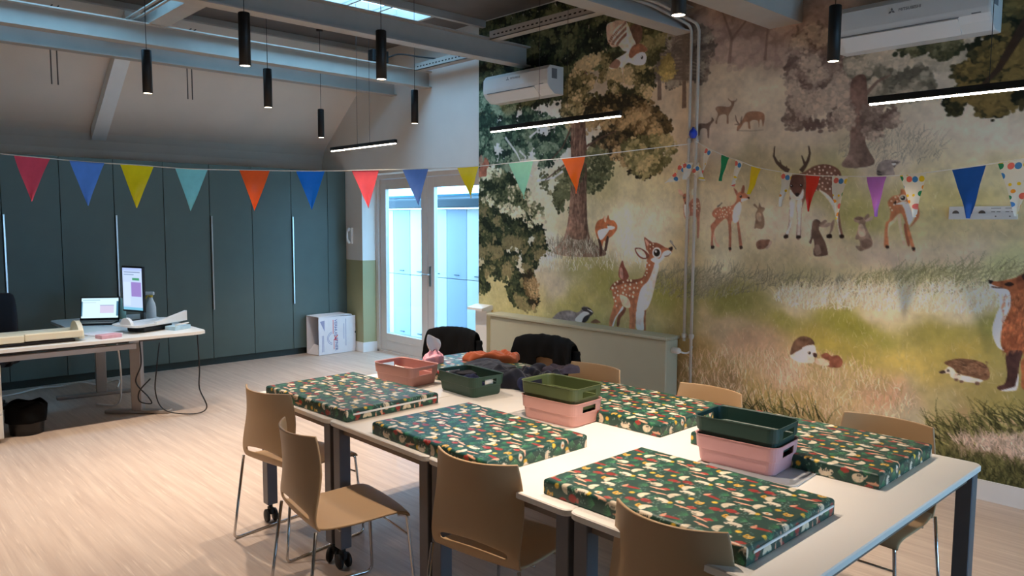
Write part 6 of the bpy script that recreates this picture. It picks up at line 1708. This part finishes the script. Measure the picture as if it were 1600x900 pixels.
# ---------------------------------------------------------------- cardboard moving box on its side
bx = empty('cardboard_box', (0, 0, 0), 0, 'white printed moving box lying on its side by the cabinets', 'box')
m_card = mat('white_cardboard', (224, 218, 218), 0.8, var=0.03, scale=12)
FLp, FRp, dp, hh = Vector((4.690, 8.575, 0)), Vector((5.235, 8.600, 0)), Vector((-0.045, 0.225, 0)), 0.485
up = Vector((0, 0, 1))
def slab(a, b_, c, d, t):
    n = (b_ - a).cross(d - a).normalized() * t
    q = [a, b_, c, d, a + n, b_ + n, c + n, d + n]
    return q, [(0, 1, 2, 3), (7, 6, 5, 4), (0, 4, 5, 1), (1, 5, 6, 2), (2, 6, 7, 3), (3, 7, 4, 0)]
z0 = up * 0.004
t_ = 0.006
fr = FRp - Vector((0.055, 0.003, 0))
for nm, q in (('front_panel', (FLp + z0, FRp + z0, FRp + up * (hh - 0.012), FLp + up * hh)), ('back_panel', (FLp + dp + z0, fr + dp + z0, fr + dp + up * hh, FLp + dp + up * hh)), ('bottom_panel', (FLp + z0, fr + z0, fr + dp + z0, FLp + dp + z0)), ('top_panel', (FLp + up * hh, fr + up * hh, fr + dp + up * (hh + 0.01), FLp + dp + up * (hh + 0.01))), ('end_panel', (fr + z0, fr + dp + z0, fr + dp + up * hh, fr + up * hh))):
    MB().add(*slab(*q, t_)).build(nm, m_card, bx)
MB().add(*slab(FLp + z0 * 2 + Vector((0.012, 0, 0)), FLp + dp + z0 * 2 + Vector((0.012, 0, 0)), FLp + dp + Vector((0.10, 0, 0.12)), FLp + Vector((0.10, 0.02, 0.10)), 0.004)).build('inner_flap', m_card, bx)
fx = (FRp - FLp).normalized(); fn = Vector((fx.y, -fx.x, 0))
def on_front(u, v, o=0.0035):
    o += 0.0062
    return FLp + fx * u + up * v + fn * o
m_pb = mat('blue_print', (62, 66, 140), 0.7); m_pr = mat('red_print', (214, 84, 70), 0.7); m_pg = mat('grey_blue_print', (150, 150, 178), 0.7)
def front_text(body, u, v, size, m):
    t = text_mesh('box_lettering', body, size, m, bx)
    X, Y, Z = -up, fx, fn          # lettering runs downwards
    M_ = Matrix((X, Y, Z)).transposed().to_4x4(); M_.translation = on_front(u, v, 0.001)
    t.matrix_local = M_
front_text('VERHUIS', 0.245, 0.335, 0.056, m_pb); front_text('ETNER', 0.255, 0.125, 0.056, m_pb)
def front_shape(name, pts, m, o=0.001):
    n = len(pts)
    vs = [on_front(u, v, o) for u, v in pts] + [on_front(u, v, 0.0) for u, v in pts]
    MB().add(vs, [list(range(n)), list(range(n, 2 * n))[::-1]] + [(i, (i + 1) % n, n + (i + 1) % n, n + i) for i in range(n)]).build(name, m, bx)
front_shape('print_mark', [(0.215, 0.25), (0.245, 0.215), (0.28, 0.25), (0.275, 0.228), (0.248, 0.20), (0.275, 0.172), (0.215, 0.178), (0.235, 0.205)], m_pr)
front_shape('print_bar', [(0.206, 0.44), (0.214, 0.44), (0.214, 0.26), (0.206, 0.26)], m_pr); front_shape('print_bar', [(0.216, 0.19), (0.224, 0.19), (0.224, 0.06), (0.216, 0.06)], m_pr)
for r_ in (0.085, 0.068):
    arc = [(0.205 + r_ * math.cos(a), 0.205 + r_ * math.sin(a)) for a in [PI * 0.55 + PI * 0.9 * i / 14 for i in range(15)]]
    front_shape('print_arc', arc + [(0.205 + (r_ - 0.007) * math.cos(a), 0.205 + (r_ - 0.007) * math.sin(a)) for a in [PI * 1.45 - PI * 0.9 * i / 14 for i in range(15)]], m_pg)
front_shape('print_triangle', [(0.02, 0.43), (0.085, 0.44), (0.085, 0.30)], m_pg)
for u, v0, v1 in ((0.045, 0.04, 0.25), (0.065, 0.04, 0.25), (0.365, 0.18, 0.38), (0.395, 0.09, 0.44)):
    front_shape('print_line', [(u, v0), (u + 0.008, v0), (u + 0.008, v1), (u, v1)], m_pg)
front_shape('hand_slot', [(0.535, 0.24), (0.55, 0.24), (0.55, 0.265), (0.535, 0.265)], m_black)
